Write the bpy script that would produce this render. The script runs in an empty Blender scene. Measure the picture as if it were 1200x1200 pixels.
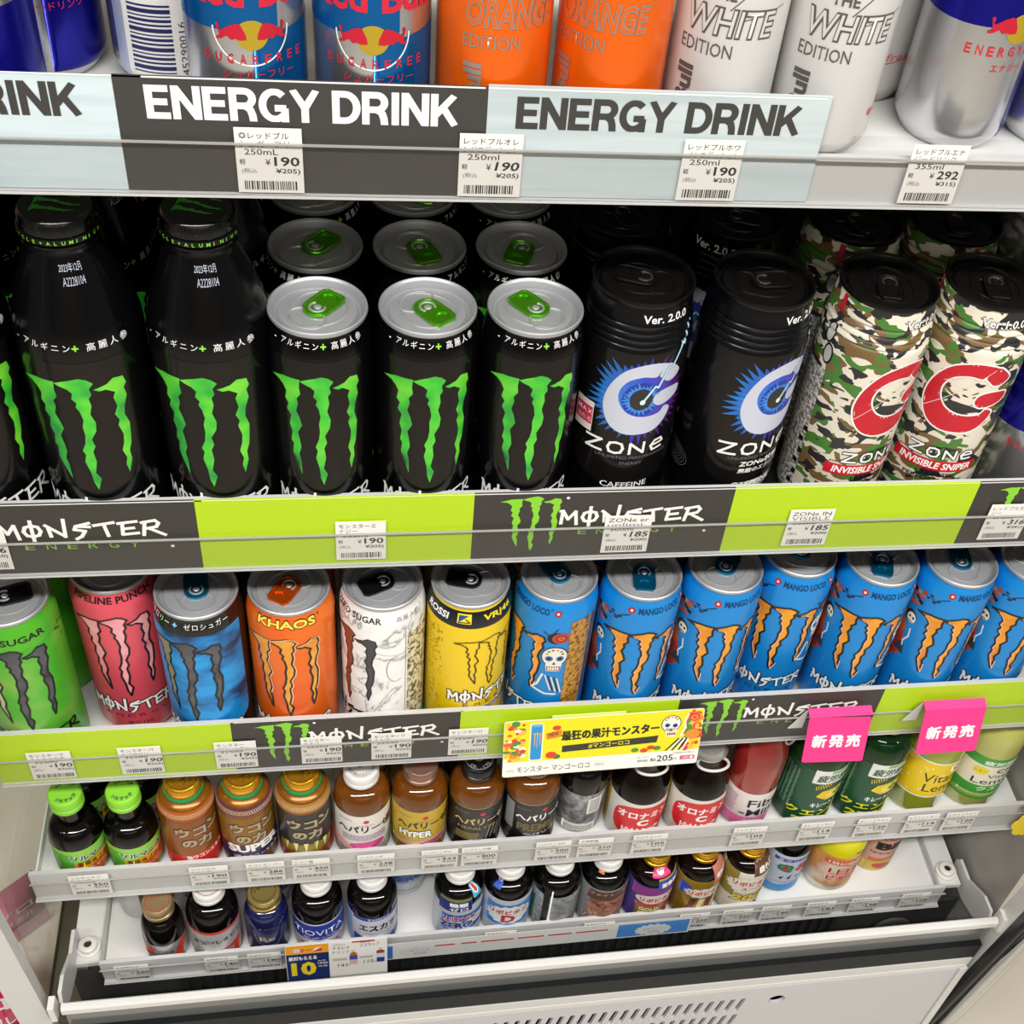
import bpy, bmesh, math, random
from math import sin, cos, pi, radians, sqrt
from mathutils import Vector, Matrix
from mathutils.geometry import tessellate_polygon

random.seed(7)
S = 0.001            # everything is written in millimetres
ZOFF = 1100.0        # height of the black can lids above the floor
SC = bpy.context.scene
COL = SC.collection


def W(x, y, z):
    return Vector((x * S, y * S, (z + ZOFF) * S))


# ---------------------------------------------------------------- camera, world, lights, exposure
cd = bpy.data.cameras.new('camera')
cam = bpy.data.objects.new('camera', cd)
COL.objects.link(cam)
Rw2c = Matrix(((0.9837, -0.1436, 0.1082), (-0.028, -0.7169, -0.6966), (0.1777, 0.6822, -0.7092)))
right, down, fwd = Rw2c[0].normalized(), Rw2c[1].normalized(), Rw2c[2].normalized()
m3 = Matrix((right, -down, -fwd)).transposed()
cam.matrix_world = Matrix.Translation(W(58.64, -578.32, 420.24)) @ m3.to_4x4()
cd.sensor_width = 36.0
cd.lens = 1500.7 / 1200.0 * 36.0
cd.shift_x = -81.2 / 1200.0
cd.shift_y = 20.7 / 1200.0
cd.clip_start = 0.01
SC.camera = cam

world = bpy.data.worlds.new('world')
SC.world = world
world.use_nodes = True
bg = world.node_tree.nodes['Background']
bg.inputs[0].default_value = (1.0, 0.99, 0.97, 1)
bg.inputs[1].default_value = 0.12


def lamp(name, x, y, z, sx, sy, power, color=(1, 0.99, 0.97)):
    l = bpy.data.lights.new(name, 'AREA')
    l.shape = 'RECTANGLE'
    l.size = sx * S
    l.size_y = sy * S
    l.energy = power
    l.color = color
    o = bpy.data.objects.new(name, l)
    COL.objects.link(o)
    o.location = W(x, y, z)
    return o


lamp('ceiling_lamp', 250, -1150, 1560, 3600, 130, 82)
lamp('ceiling_lamp', 250, -3300, 1560, 3600, 130, 16)

SC.view_settings.view_transform = 'Standard'
SC.view_settings.look = 'None'
SC.view_settings.gamma = 1.0
SC.view_settings.use_curve_mapping = False
SC.view_settings.exposure = 0.35


# ---------------------------------------------------------------- materials
def lin(h):
    h = h.lstrip('#')
    c = [int(h[i:i + 2], 16) / 255 for i in (0, 2, 4)]
    return tuple([(v / 12.92 if v <= 0.04045 else ((v + 0.055) / 1.055) ** 2.4) for v in c] + [1.0])


MATS = {}


def mat(h, rough=0.4, metal=0.0, trans=0.0, emit=0.0, name=None, coat=0.0, ior=1.5, spec=0.5):
    key = (h, rough, metal, trans, emit, coat, spec)
    if key in MATS:
        return MATS[key]
    m = bpy.data.materials.new(name or 'mat_' + h.strip('#'))
    m.use_nodes = True
    b = m.node_tree.nodes['Principled BSDF']
    b.inputs['Base Color'].default_value = lin(h)
    b.inputs['Roughness'].default_value = rough
    b.inputs['Metallic'].default_value = metal
    b.inputs['Transmission Weight'].default_value = trans
    b.inputs['IOR'].default_value = ior
    b.inputs['Coat Weight'].default_value = coat
    b.inputs['Coat Roughness'].default_value = 0.08
    b.inputs['Specular IOR Level'].default_value = spec
    if emit:
        b.inputs['Emission Color'].default_value = lin(h)
        b.inputs['Emission Strength'].default_value = emit
    m.diffuse_color = lin(h)
    MATS[key] = m
    return m


def mat_noise(name, stops, scale=60, detail=2.0, interp='LINEAR', rough=0.35, metal=0.0, stretch=(1, 1, 1), distort=0.0, coat=0.0, seed=0.0, spec=0.5):
    if name in MATS:
        return MATS[name]
    m = bpy.data.materials.new(name)
    m.use_nodes = True
    nt = m.node_tree
    b = nt.nodes['Principled BSDF']
    tc = nt.nodes.new('ShaderNodeTexCoord')
    mp = nt.nodes.new('ShaderNodeMapping')
    mp.inputs['Scale'].default_value = stretch
    mp.inputs['Location'].default_value = (seed, seed * 1.7, seed * 0.3)
    nz = nt.nodes.new('ShaderNodeTexNoise')
    nz.inputs['Scale'].default_value = scale
    nz.inputs['Detail'].default_value = detail
    nz.inputs['Distortion'].default_value = distort
    cr = nt.nodes.new('ShaderNodeValToRGB')
    cr.color_ramp.interpolation = interp
    el = cr.color_ramp.elements
    while len(el) < len(stops):
        el.new(0.5)
    for e, (p, c) in zip(el, stops):
        e.position = p
        e.color = lin(c)
    L = nt.links.new
    L(tc.outputs['Object'], mp.inputs['Vector'])
    L(mp.outputs['Vector'], nz.inputs['Vector'])
    L(nz.outputs[0], cr.inputs['Fac'])
    L(cr.outputs['Color'], b.inputs['Base Color'])
    b.inputs['Roughness'].default_value = rough
    b.inputs['Metallic'].default_value = metal
    b.inputs['Coat Weight'].default_value = coat
    b.inputs['Coat Roughness'].default_value = 0.06
    b.inputs['Specular IOR Level'].default_value = spec
    MATS[name] = m
    return m


def mat_camo(name):
    if name in MATS:
        return MATS[name]
    m = bpy.data.materials.new(name)
    m.use_nodes = True
    nt = m.node_tree
    b = nt.nodes['Principled BSDF']
    L = nt.links.new
    tc = nt.nodes.new('ShaderNodeTexCoord')
    prev = None
    for k, (col, thr, off, sc, st) in enumerate([('#735a36', 0.53, 3.1, 74, (0.75, 0.75, 1.25)), ('#46782f', 0.555, 9.7, 72, (0.7, 0.7, 1.3)), ('#2a292c', 0.56, 21.3, 80, (0.75, 0.75, 1.3))]):
        mp = nt.nodes.new('ShaderNodeMapping')
        mp.inputs['Location'].default_value = (off, off * 0.5, off * 0.37)
        mp.inputs['Scale'].default_value = st
        nz = nt.nodes.new('ShaderNodeTexNoise')
        nz.inputs['Scale'].default_value = sc
        nz.inputs['Detail'].default_value = 1.8
        nz.inputs['Distortion'].default_value = 0.7
        gt = nt.nodes.new('ShaderNodeMath')
        gt.operation = 'GREATER_THAN'
        gt.inputs[1].default_value = thr
        mx = nt.nodes.new('ShaderNodeMix')
        mx.data_type = 'RGBA'
        L(tc.outputs['Object'], mp.inputs['Vector'])
        L(mp.outputs['Vector'], nz.inputs['Vector'])
        L(nz.outputs[0], gt.inputs[0])
        L(gt.outputs[0], mx.inputs[0])
        if prev is None:
            mx.inputs[6].default_value = lin('#ded6c4')
        else:
            L(prev, mx.inputs[6])
        mx.inputs[7].default_value = lin(col)
        prev = mx.outputs[2]
    L(prev, b.inputs['Base Color'])
    b.inputs['Roughness'].default_value = 0.35
    MATS[name] = m
    return m


def mat_gradx(name, stops, x0, x1, rough=0.35):
    """print whose colour runs across the label (object X in mm)"""
    if name in MATS:
        return MATS[name]
    m = bpy.data.materials.new(name)
    m.use_nodes = True
    nt = m.node_tree
    b = nt.nodes['Principled BSDF']
    tc = nt.nodes.new('ShaderNodeTexCoord')
    sp = nt.nodes.new('ShaderNodeSeparateXYZ')
    mr = nt.nodes.new('ShaderNodeMapRange')
    mr.inputs['From Min'].default_value = x0 * S
    mr.inputs['From Max'].default_value = x1 * S
    cr = nt.nodes.new('ShaderNodeValToRGB')
    el = cr.color_ramp.elements
    while len(el) < len(stops):
        el.new(0.5)
    for e, (p, c) in zip(el, stops):
        e.position = p
        e.color = lin(c)
    L = nt.links.new
    L(tc.outputs['Object'], sp.inputs[0])
    L(sp.outputs['X'], mr.inputs['Value'])
    L(mr.outputs[0], cr.inputs[0])
    L(cr.outputs[0], b.inputs['Base Color'])
    b.inputs['Roughness'].default_value = rough
    MATS[name] = m
    return m


def mat_clear(name, tint='#e4e6e4', fac=0.12, rough=0.05):
    """thin clear plastic or glass sheet"""
    if name in MATS:
        return MATS[name]
    m = bpy.data.materials.new(name)
    m.use_nodes = True
    nt = m.node_tree
    out = nt.nodes['Material Output']
    nt.nodes.remove(nt.nodes['Principled BSDF'])
    t = nt.nodes.new('ShaderNodeBsdfTransparent')
    t.inputs[0].default_value = lin(tint)
    g = nt.nodes.new('ShaderNodeBsdfGlossy')
    g.inputs['Roughness'].default_value = rough
    mx = nt.nodes.new('ShaderNodeMixShader')
    mx.inputs[0].default_value = fac
    L = nt.links.new
    L(t.outputs[0], mx.inputs[1])
    L(g.outputs[0], mx.inputs[2])
    L(mx.outputs[0], out.inputs[0])
    MATS[name] = m
    return m


def mat_silver(rough=0.18, h='#d9dadb'):
    return mat(h, rough, 1.0)


ALU = mat('#b4b5b7', 0.42, 0.55, name='aluminium')
WHITE_METAL = mat('#d6d5d2', 0.35, name='white_enamel')
WPAPER = mat('#ece9e2', 0.6, name='white_paper')
INK = mat('#1b1a1c', 0.5, name='black_ink')
GREYINK = mat('#77757a', 0.6, name='grey_ink')
WINK = mat('#f0eeea', 0.5, name='white_ink')


# ---------------------------------------------------------------- objects
def link(o, parent=None):
    COL.objects.link(o)
    if parent is not None:
        o.parent = parent
    return o


def tag(o, label=None, cat=None, group=None, kind=None):
    if label:
        o['label'] = label
    if cat:
        o['category'] = cat
    if group:
        o['group'] = group
    if kind:
        o['kind'] = kind
    return o


def thing(name, label, cat, x, y, z, rz=0.0, group=None):
    o = bpy.data.objects.new(name, None)
    o.empty_display_size = 0.01
    link(o)
    o.location = W(x, y, z)
    o.rotation_euler = (0, 0, rz)
    return tag(o, label, cat, group)


def put(name, me, parent=None, loc=None, rz=0.0, label=None):
    o = bpy.data.objects.new(name, me)
    link(o, parent)
    if loc is not None:
        o.location = loc
    if rz:
        o.rotation_euler = (0, 0, rz)
    if label:
        o['label'] = label
    return o


class MB:
    """collects shapes in mm, builds one mesh"""

    def __init__(s):
        s.v, s.f, s.m, s.mats, s.sm = [], [], [], [], []

    def mi(s, m):
        if m not in s.mats:
            s.mats.append(m)
        return s.mats.index(m)

    def add(s, vs, fs, m, smooth=False):
        k = len(s.v)
        i = s.mi(m)
        s.v += [tuple(v) for v in vs]
        for f in fs:
            s.f.append([k + a for a in f])
            s.m.append(i)
            s.sm.append(smooth)

    def box(s, x0, x1, y0, y1, z0, z1, m, c=0.0):
        if c <= 0:
            vs = [(x, y, z) for x in (x0, x1) for y in (y0, y1) for z in (z0, z1)]
            fs = [(0, 1, 3, 2), (4, 6, 7, 5), (0, 4, 5, 1), (2, 3, 7, 6), (0, 2, 6, 4), (1, 5, 7, 3)]
            s.add(vs, fs, m)
        else:   # chamfered along x
            p = [(y0 + c, z0), (y1 - c, z0), (y1, z0 + c), (y1, z1 - c), (y1 - c, z1), (y0 + c, z1), (y0, z1 - c), (y0, z0 + c)]
            s.prism_x(p, x0, x1, m)

    def prism_x(s, poly, x0, x1, m):
        n = len(poly)
        vs = [(x0, a, b) for a, b in poly] + [(x1, a, b) for a, b in poly]
        fs = [(i, (i + 1) % n, n + (i + 1) % n, n + i) for i in range(n)]
        fs += [tuple(range(n - 1, -1, -1)), tuple(range(n, 2 * n))]
        s.add(vs, fs, m)

    def prism(s, poly, z0, z1, m, axis='z'):
        n = len(poly)
        if axis == 'z':
            f = lambda a, b, c: (a, b, c)
        elif axis == 'y':
            f = lambda a, b, c: (a, c, b)
        else:
            f = lambda a, b, c: (c, a, b)
        vs = [f(a, b, z0) for a, b in poly] + [f(a, b, z1) for a, b in poly]
        tri = tessellate_polygon([[Vector((a, b, 0)) for a, b in poly]])
        fs = [(i, (i + 1) % n, n + (i + 1) % n, n + i) for i in range(n)]
        fs += [(t[0], t[1], t[2]) for t in tri] + [(n + t[2], n + t[1], n + t[0]) for t in tri]
        s.add(vs, fs, m)

    def lathe(s, prof, m, seg=48, cx=0, cy=0, cap0=True, cap1=True):
        vs, fs = [], []
        for r, z in prof:
            for k in range(seg):
                a = 2 * pi * k / seg
                vs.append((cx + r * cos(a), cy + r * sin(a), z))
        for j in range(len(prof) - 1):
            for k in range(seg):
                k2 = (k + 1) % seg
                fs.append((j * seg + k, j * seg + k2, (j + 1) * seg + k2, (j + 1) * seg + k))
        if cap0:
            fs.append(tuple(range(seg - 1, -1, -1)))
        if cap1:
            b = (len(prof) - 1) * seg
            fs.append(tuple(range(b, b + seg)))
        s.add(vs, fs, m, True)

    def tube(s, pts, r, m, seg=8, closed=False):
        pts = [Vector(p) for p in pts]
        n = len(pts)
        vs, fs = [], []
        for i, p in enumerate(pts):
            a = pts[(i - 1) % n] if (closed or i > 0) else p
            b = pts[(i + 1) % n] if (closed or i < n - 1) else p
            d = (b - a).normalized()
            u = d.cross(Vector((0, 0, 1)))
            if u.length < 1e-4:
                u = d.cross(Vector((1, 0, 0)))
            u.normalize()
            w = d.cross(u)
            for k in range(seg):
                t = 2 * pi * k / seg
                vs.append(p + u * (r * cos(t)) + w * (r * sin(t)))
        for i in range(n if closed else n - 1):
            j = (i + 1) % n
            for k in range(seg):
                k2 = (k + 1) % seg
                fs.append((i * seg + k, i * seg + k2, j * seg + k2, j * seg + k))
        if not closed:
            fs.append(tuple(range(seg - 1, -1, -1)))
            fs.append(tuple(range((n - 1) * seg, n * seg)))
        s.add(vs, fs, m, True)

    def mesh(s, name):
        me = bpy.data.meshes.new(name)
        me.from_pydata([(a * S, b * S, c * S) for a, b, c in s.v], [], s.f)
        for m in s.mats:
            me.materials.append(m)
        me.polygons.foreach_set('material_index', s.m)
        me.polygons.foreach_set('use_smooth', s.sm)
        bm = bmesh.new()
        bm.from_mesh(me)
        bmesh.ops.recalc_face_normals(bm, faces=bm.faces)
        bm.to_mesh(me)
        bm.free()
        me.update()
        if any(s.sm):
            try:
                me.set_sharp_from_angle(angle=radians(38))
            except Exception:
                pass
        return me

    def build(s, name, parent=None, loc=None, rz=0.0, label=None):
        return put(name, s.mesh(name), parent, loc, rz, label)

    def world(s, name, **kw):
        """build a top-level object whose mesh is written in scene mm"""
        o = s.build(name)
        o.location = (0, 0, ZOFF * S)
        return tag(o, **kw)


# ---------------------------------------------------------------- flat print
TXT = {}


def text_tris(t, bold=0.0):
    key = (t, bold)
    if key not in TXT:
        cu = bpy.data.curves.new('t', 'FONT')
        cu.body = t
        cu.size = 1
        cu.resolution_u = 2
        cu.fill_mode = 'FRONT'
        cu.offset = bold
        ob = bpy.data.objects.new('t', cu)
        me = bpy.data.meshes.new_from_object(ob)
        TXT[key] = ([(v.co.x, v.co.y) for v in me.vertices], [tuple(p.vertices) for p in me.polygons])
        bpy.data.objects.remove(ob)
        bpy.data.curves.remove(cu)
        bpy.data.meshes.remove(me)
    return TXT[key]


class Art:
    def __init__(s):
        s.v, s.f, s.m, s.mats = [], [], [], []

    def add(s, vs, fs, m, l):
        if m not in s.mats:
            s.mats.append(m)
        i = s.mats.index(m)
        k = len(s.v)
        s.v += [(x, y, l) for x, y in vs]
        for f in fs:
            s.f.append([k + a for a in f])
            s.m.append(i)

    def poly(s, pts, m, l=0):
        tri = tessellate_polygon([[Vector((x, y, 0)) for x, y in pts]])
        s.add(pts, [tuple(t) for t in tri], m, l)

    def rect(s, x0, y0, x1, y1, m, l=0):
        s.add([(x0, y0), (x1, y0), (x1, y1), (x0, y1)], [(0, 1, 2, 3)], m, l)

    def rrect(s, x0, y0, x1, y1, r, m, l=0):
        p = []
        for cx, cy, a0 in ((x1 - r, y0 + r, -90), (x1 - r, y1 - r, 0), (x0 + r, y1 - r, 90), (x0 + r, y0 + r, 180)):
            for k in range(5):
                a = radians(a0 + 22.5 * k)
                p.append((cx + r * cos(a), cy + r * sin(a)))
        s.poly(p, m, l)

    def ell(s, cx, cy, rx, ry, m, l=0, n=28):
        p = [(cx + rx * cos(2 * pi * k / n), cy + ry * sin(2 * pi * k / n)) for k in range(n)]
        s.add(p, [tuple(range(n))], m, l)

    def ring(s, cx, cy, rx, ry, w, m, l=0, n=40, a0=0, a1=360):
        vs, fs = [], []
        for k in range(n + 1):
            a = radians(a0 + (a1 - a0) * k / n)
            vs.append((cx + rx * cos(a), cy + ry * sin(a)))
            vs.append((cx + (rx - w) * cos(a), cy + (ry - w) * sin(a)))
        for k in range(n):
            fs.append((2 * k, 2 * k + 2, 2 * k + 3, 2 * k + 1))
        s.add(vs, fs, m, l)

    def line(s, pts, w, m, l=0, closed=False):
        n = len(pts)
        s.k = (getattr(s, 'k', 0) + 7) % 41
        for i in range(n if closed else n - 1):
            a = Vector(pts[i])
            b = Vector(pts[(i + 1) % n])
            d = b - a
            if d.length < 1e-6:
                continue
            d.normalize()
            q = Vector((-d.y, d.x)) * (w / 2)
            e = d * (w * 0.35)
            s.add([tuple(a - e + q), tuple(a - e - q), tuple(b + e - q), tuple(b + e + q)], [(0, 1, 2, 3)], m, l + ((s.k + i * 5) % 41) * 0.018)

    def text(s, t, x0, x1, y0, h, m, l=1, bold=0.0, shear=0.0, rot=0.0, fit=True, align='l'):
        """fit=True stretches the string to x0..x1; the ink starts at y0 and is h tall"""
        if any(ord(c) > 0x2000 for c in t):
            if bold > 0.005:
                d = bold * h * 0.75
                for k, (dx, dy) in enumerate(((-d, -d), (d, -d), (-d, d), (d, d))):
                    s.text(t, x0 + d + dx, x1 - d + dx, y0 + d + dy, h - 2 * d, m, l + 0.01 * k, 0.0, shear, rot, fit, align)
                return
            bold = 0.0
        vs, fs = text_tris(t, bold)
        if not vs:
            return
        ax, bx = min(v[0] for v in vs), max(v[0] for v in vs)
        ay, by = min(v[1] for v in vs), max(v[1] for v in vs)
        ky = h / max(by - ay, 1e-6)
        kx = (x1 - x0) / max(bx - ax, 1e-6) if fit else ky
        wd = (bx - ax) * kx
        ox = x0 if (fit or align == 'l') else (x1 - wd if align == 'r' else (x0 + x1 - wd) / 2)
        out = []
        ca, sa = cos(rot), sin(rot)
        for x, y in vs:
            X, Y = (x - ax) * kx, (y - ay) * ky
            X += shear * Y
            out.append((ox + X * ca - Y * sa, y0 + X * sa + Y * ca))
        s.add(out, fs, m, l)

    def outline(s, t, x0, x1, y0, h, m_out, m_in, l=1, g=0.7, bold=0.0, shear=0.0):
        s.text(t, x0 - g, x1 + g, y0 - g, h + 2 * g, m_out, l, bold + 0.035, shear)
        s.text(t, x0, x1, y0, h, m_in, l + 1, bold, shear)

    def mesh_wrap(s, name, prof, off=0.15, lay=0.07, step=3.2, rref=None):
        zs = [z for r, z in prof]
        rs = [r for r, z in prof]

        def R(z):
            if z <= zs[0]:
                return rs[0]
            for i in range(len(zs) - 1):
                if z <= zs[i + 1]:
                    d = zs[i + 1] - zs[i]
                    return rs[i] + (rs[i + 1] - rs[i]) * ((z - zs[i]) / d if d > 1e-9 else 0)
            return rs[-1]
        rr = rref or max(rs)
        bm = bmesh.new()
        vs = [bm.verts.new(v) for v in s.v]
        for f, i in zip(s.f, s.m):
            try:
                fc = bm.faces.new([vs[a] for a in f])
                fc.material_index = i
            except ValueError:
                pass
        xs = [v[0] for v in s.v]
        ys = [v[1] for v in s.v]
        k = math.ceil(min(xs) / step)
        while k * step < max(xs):
            bmesh.ops.bisect_plane(bm, geom=bm.verts[:] + bm.edges[:] + bm.faces[:], plane_co=(k * step, 0, 0), plane_no=(1, 0, 0))
            k += 1
        for z in zs:
            if min(ys) < z < max(ys):
                bmesh.ops.bisect_plane(bm, geom=bm.verts[:] + bm.edges[:] + bm.faces[:], plane_co=(0, z, 0), plane_no=(0, 1, 0))
        for v in bm.verts:
            u, z, l = v.co
            r = R(z) + off + lay * l
            p = u / rr
            v.co = (r * sin(p) * S, -r * cos(p) * S, z * S)
        for f in bm.faces:
            f.smooth = True
        me = bpy.data.meshes.new(name)
        bm.to_mesh(me)
        bm.free()
        for m in s.mats:
            me.materials.append(m)
        return me

    def mesh_flat(s, name, o, ux, uy, off=0.12, lay=0.06):
        o, ux, uy = Vector(o), Vector(ux).normalized(), Vector(uy).normalized()
        n = ux.cross(uy)
        me = bpy.data.meshes.new(name)
        me.from_pydata([tuple((o + ux * x + uy * y + n * (off + lay * l)) * S) for x, y, l in s.v], [], s.f)
        for m in s.mats:
            me.materials.append(m)
        me.polygons.foreach_set('material_index', s.m)
        return me


# claw emblem in mm on the can (u across, v up from the can base)
CL = [
    [(-30.4, 123.0), (-21.3, 126.4), (-11.1, 126.9), (-11.7, 121.5), (-11.1, 116.9), (-13.4, 113.3), (-12.8, 109.7), (-14.2, 104.3), (-12.5, 100.0), (-11.2, 94.4), (-13.9, 88.5), (-13.0, 83.7), (-12.3, 77.8), (-13.9, 72.0), (-12.8, 67.2), (-12.7, 56.6), (-16.0, 65.9), (-17.8, 72.4), (-17.0, 79.0), (-18.4, 81.4), (-17.4, 88.0), (-18.9, 93.3), (-17.6, 99.9), (-20.1, 103.5), (-18.8, 108.1), (-20.9, 110.9), (-19.8, 116.3), (-21.8, 119.9), (-24.7, 122.2)],
    [(-11.2, 126.0), (-6.6, 128.0), (0.7, 130.2), (4.3, 129.0), (7.1, 126.3), (4.8, 122.9), (5.4, 119.0), (3.8, 116.4), (4.4, 111.5), (3.1, 105.8), (4.8, 99.6), (4.2, 93.8), (1.4, 88.0), (2.3, 82.8), (0.7, 78.8), (1.4, 71.5), (-0.1, 63.1), (2.0, 58.7), (-0.3, 50.2), (-1.9, 55.6), (-2.4, 63.1), (-4.1, 71.4), (-3.0, 76.7), (-4.1, 79.7), (-2.1, 85.0), (-1.3, 91.1), (-1.6, 97.1), (-0.6, 102.0), (-1.5, 107.9), (-2.9, 110.8), (-2.1, 113.7), (-4.1, 116.4), (-3.2, 120.3), (-5.3, 122.9), (-8.9, 124.5)],
    [(6.5, 122.2), (9.3, 122.9), (13.2, 124.1), (16.6, 126.9), (21.6, 125.8), (22.8, 120.9), (21.1, 118.0), (22.0, 112.7), (19.8, 106.1), (19.1, 100.5), (20.9, 93.5), (20.4, 85.7), (19.8, 79.8), (18.2, 74.5), (18.6, 68.0), (16.3, 59.0), (15.2, 65.5), (16.2, 70.3), (14.6, 76.3), (16.1, 81.8), (16.6, 87.7), (15.0, 94.6), (16.0, 98.1), (14.3, 102.8), (16.2, 107.9), (15.1, 114.2), (16.4, 117.5), (12.3, 120.7), (9.2, 120.5)],
]


def claws(a, fill, edge=None, f=None, l=1, w=1.5, which=(0, 1, 2)):
    f = f or (lambda x, y: (x, y))
    for i in which:
        p = [f(x, y) for x, y in CL[i]]
        fm = fill[i] if isinstance(fill, (list, tuple)) else fill
        if fm:
            a.poly(p, fm, l)
        if edge:
            a.line(p, w, edge, l + 1, closed=True)


def claws_box(a, x0, x1, y0, y1, m, l=1):
    """the emblem squeezed into a box"""
    claws(a, m, None, lambda x, y: (x0 + (x + 30.4) / 53.2 * (x1 - x0), y0 + (y - 50.2) / 80.0 * (y1 - y0)), l)


# spiky lettering, cell 1 x 1 per letter: strokes of points
LET = {
    'M': [[(0.0, 0.9), (0.14, 0.92), (0.1, 0.0)], [(0.14, 0.92), (0.48, 0.3)], [(0.48, 0.3), (0.86, 0.86)], [(0.86, 0.86), (0.98, -0.08)]],
    'O': [[(0.5, 1.15), (0.5, -0.2)], [(0.18, 0.72), (0.08, 0.42), (0.22, 0.16), (0.5, 0.08), (0.8, 0.18), (0.92, 0.45), (0.82, 0.74), (0.5, 0.84), (0.18, 0.72)]],
    'N': [[(0.12, 0.72), (0.18, 0.06)], [(0.0, 0.84), (0.88, 0.05)], [(0.94, 1.2), (0.88, 0.02)]],
    'S': [[(0.98, 0.92), (0.3, 0.72), (0.2, 0.5), (0.72, 0.38), (0.5, 0.02), (0.22, -0.16)], [(0.3, 0.72), (0.98, 0.66)]],
    'T': [[(0.0, 0.74), (1.0, 0.92)], [(0.5, 0.84), (0.64, 0.0)]],
    'E': [[(0.02, 0.84), (0.96, 0.96)], [(0.24, 0.86), (0.18, 0.08), (0.98, 0.16)], [(0.2, 0.46), (0.78, 0.52)]],
    'R': [[(0.18, 0.92), (0.04, 0.0)], [(0.0, 0.86), (0.7, 1.0), (0.86, 0.8), (0.72, 0.56), (0.16, 0.44)], [(0.34, 0.46), (1.12, -0.02)]],
}


def spiky(a, x0, x1, y0, y1, m, l=2, w=None, edge=None, ew=0.9):
    word = 'MONSTER'
    n = len(word)
    cw = (x1 - x0) / n
    h = y1 - y0
    w = w or h * 0.17
    for i, c in enumerate(word):
        for st in LET[c]:
            p = [(x0 + cw * (i + 0.06 + 0.84 * px), y0 + h * py) for px, py in st]
            if edge:
                a.line(p, w + 2 * ew, edge, l)
            a.line(p, w, m, l + 1)


# ---------------------------------------------------------------- drink cans
CACHE = {}


def cached(key, fn):
    if key not in CACHE:
        CACHE[key] = fn()
    return CACHE[key]


def can_profile(r, h, rl, beads=False):
    p = [(r - 8, 0), (r - 6, 0.4), (r - 4.4, 2.2), (r - 1, 7.5), (r, 11)]
    if beads:
        n0 = h - 30
        p += [(r, n0 - 3), (r - 0.5, n0)]
        for k in range(4):
            z = n0 + 1 + k * 4.4
            b = r - 0.8 - k * 0.65
            p += [(b - 0.6, z), (b + 0.2, z + 1.7), (b - 0.1, z + 3.0)]
        p += [(rl - 0.6, h - 7), (rl - 1.2, h - 4), (rl - 0.4, h - 2.6)]
    else:
        p += [(r, h - 18), (r - 0.5, h - 14.5), (r - 1.8, h - 9), (rl - 1.4, h - 5), (rl - 1.3, h - 3.4), (rl - 0.3, h - 2.6)]
    return p


def lid_mesh(r, h, m):
    b = MB()
    b.lathe([(r - 0.5, h - 3), (r, h - 1.8), (r - 0.25, h - 0.5), (r - 1.0, h), (r - 1.9, h - 0.5), (r - 2.6, h - 2), (r - 3.6, h - 5.6), (r - 4.6, h - 6), (r - 5.4, h - 5.6), (r - 6.2, h - 4), (r - 7.0, h - 3.7), (0.01, h - 3.6)], m, 64, cap0=False, cap1=False)
    n = 40
    # drinking opening score and panel bead, real ridges
    q = []
    for k in range(n):
        t = 2 * pi * k / n
        q.append((11.2 * cos(t) * 0.98, 9.8 + 8.4 * sin(t), h - 3.5))
    b.tube(q, 0.75, m, 6, True)
    q = []
    for k in range(n):
        t = 2 * pi * k / n
        wx = 14.5 - 3.2 * sin(t)
        q.append((wx * cos(t), 1 + 17.0 * sin(t) * (0.98 if sin(t) > 0 else 1.0), h - 3.55))
    b.tube(q, 0.65, m, 6, True)
    return b.mesh('lid')


def tab_mesh(h, m, m2):
    """pull tab: round nose over the rivet, square finger end pointing to -Y"""
    b = MB()
    z0, z1 = h - 3.0, h - 1.7
    out = []
    for k in range(13):
        t = pi * k / 12
        out.append((7.6 * cos(t), 1.5 + 6.3 * sin(t)))
    out += [(-7.9, -10), (-7.3, -14.6), (-5.6, -16.4), (5.6, -16.4), (7.3, -14.6), (7.9, -10)]
    hole = [(4.9 * cos(2 * pi * k / 16), -10.6 + 3.6 * sin(2 * pi * k / 16)) for k in range(16)]
    outer = [Vector((x, y, 0)) for x, y in out]
    hv = [Vector((x, y, 0)) for x, y in reversed(hole)]
    tri = tessellate_polygon([outer, hv])
    al = out + list(reversed(hole))
    n = len(al)
    no = len(out)
    vs = [(x, y, z1) for x, y in al] + [(x, y, z0) for x, y in al]
    fs = [tuple(t) for t in tri] + [(n + t[2], n + t[1], n + t[0]) for t in tri]
    fs += [(i, (i + 1) % no, n + (i + 1) % no, n + i) for i in range(no)]
    nh = len(hole)
    fs += [(no + i, no + (i + 1) % nh, n + no + (i + 1) % nh, n + no + i) for i in range(nh)]
    b.add(vs, fs, m)
    b.tube([(x * 0.94, y * 0.94 - 0.3, z1) for x, y in out], 0.75, m, 6, True)
    # pressed web closing the finger hole a little lower
    b.prism([(4.8 * cos(2 * pi * k / 16), -10.6 + 3.5 * sin(2 * pi * k / 16)) for k in range(16)], z0, z0 + 0.5, m)
    b.tube([(4.2 * cos(t), 0.4 + 4.2 * sin(t), z1 + 0.1) for t in [radians(-40 + 16 * k) for k in range(17)]], 0.7, m2, 6)
    return b.mesh('tab')


def rivet_mesh(h, m):
    b = MB()
    b.lathe([(2.2, h - 3.6), (2.2, h - 1.6), (1.6, h - 1.1), (0.01, h - 1.0)], m, 18, cap0=False, cap1=False)
    return b.mesh('rivet')


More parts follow.
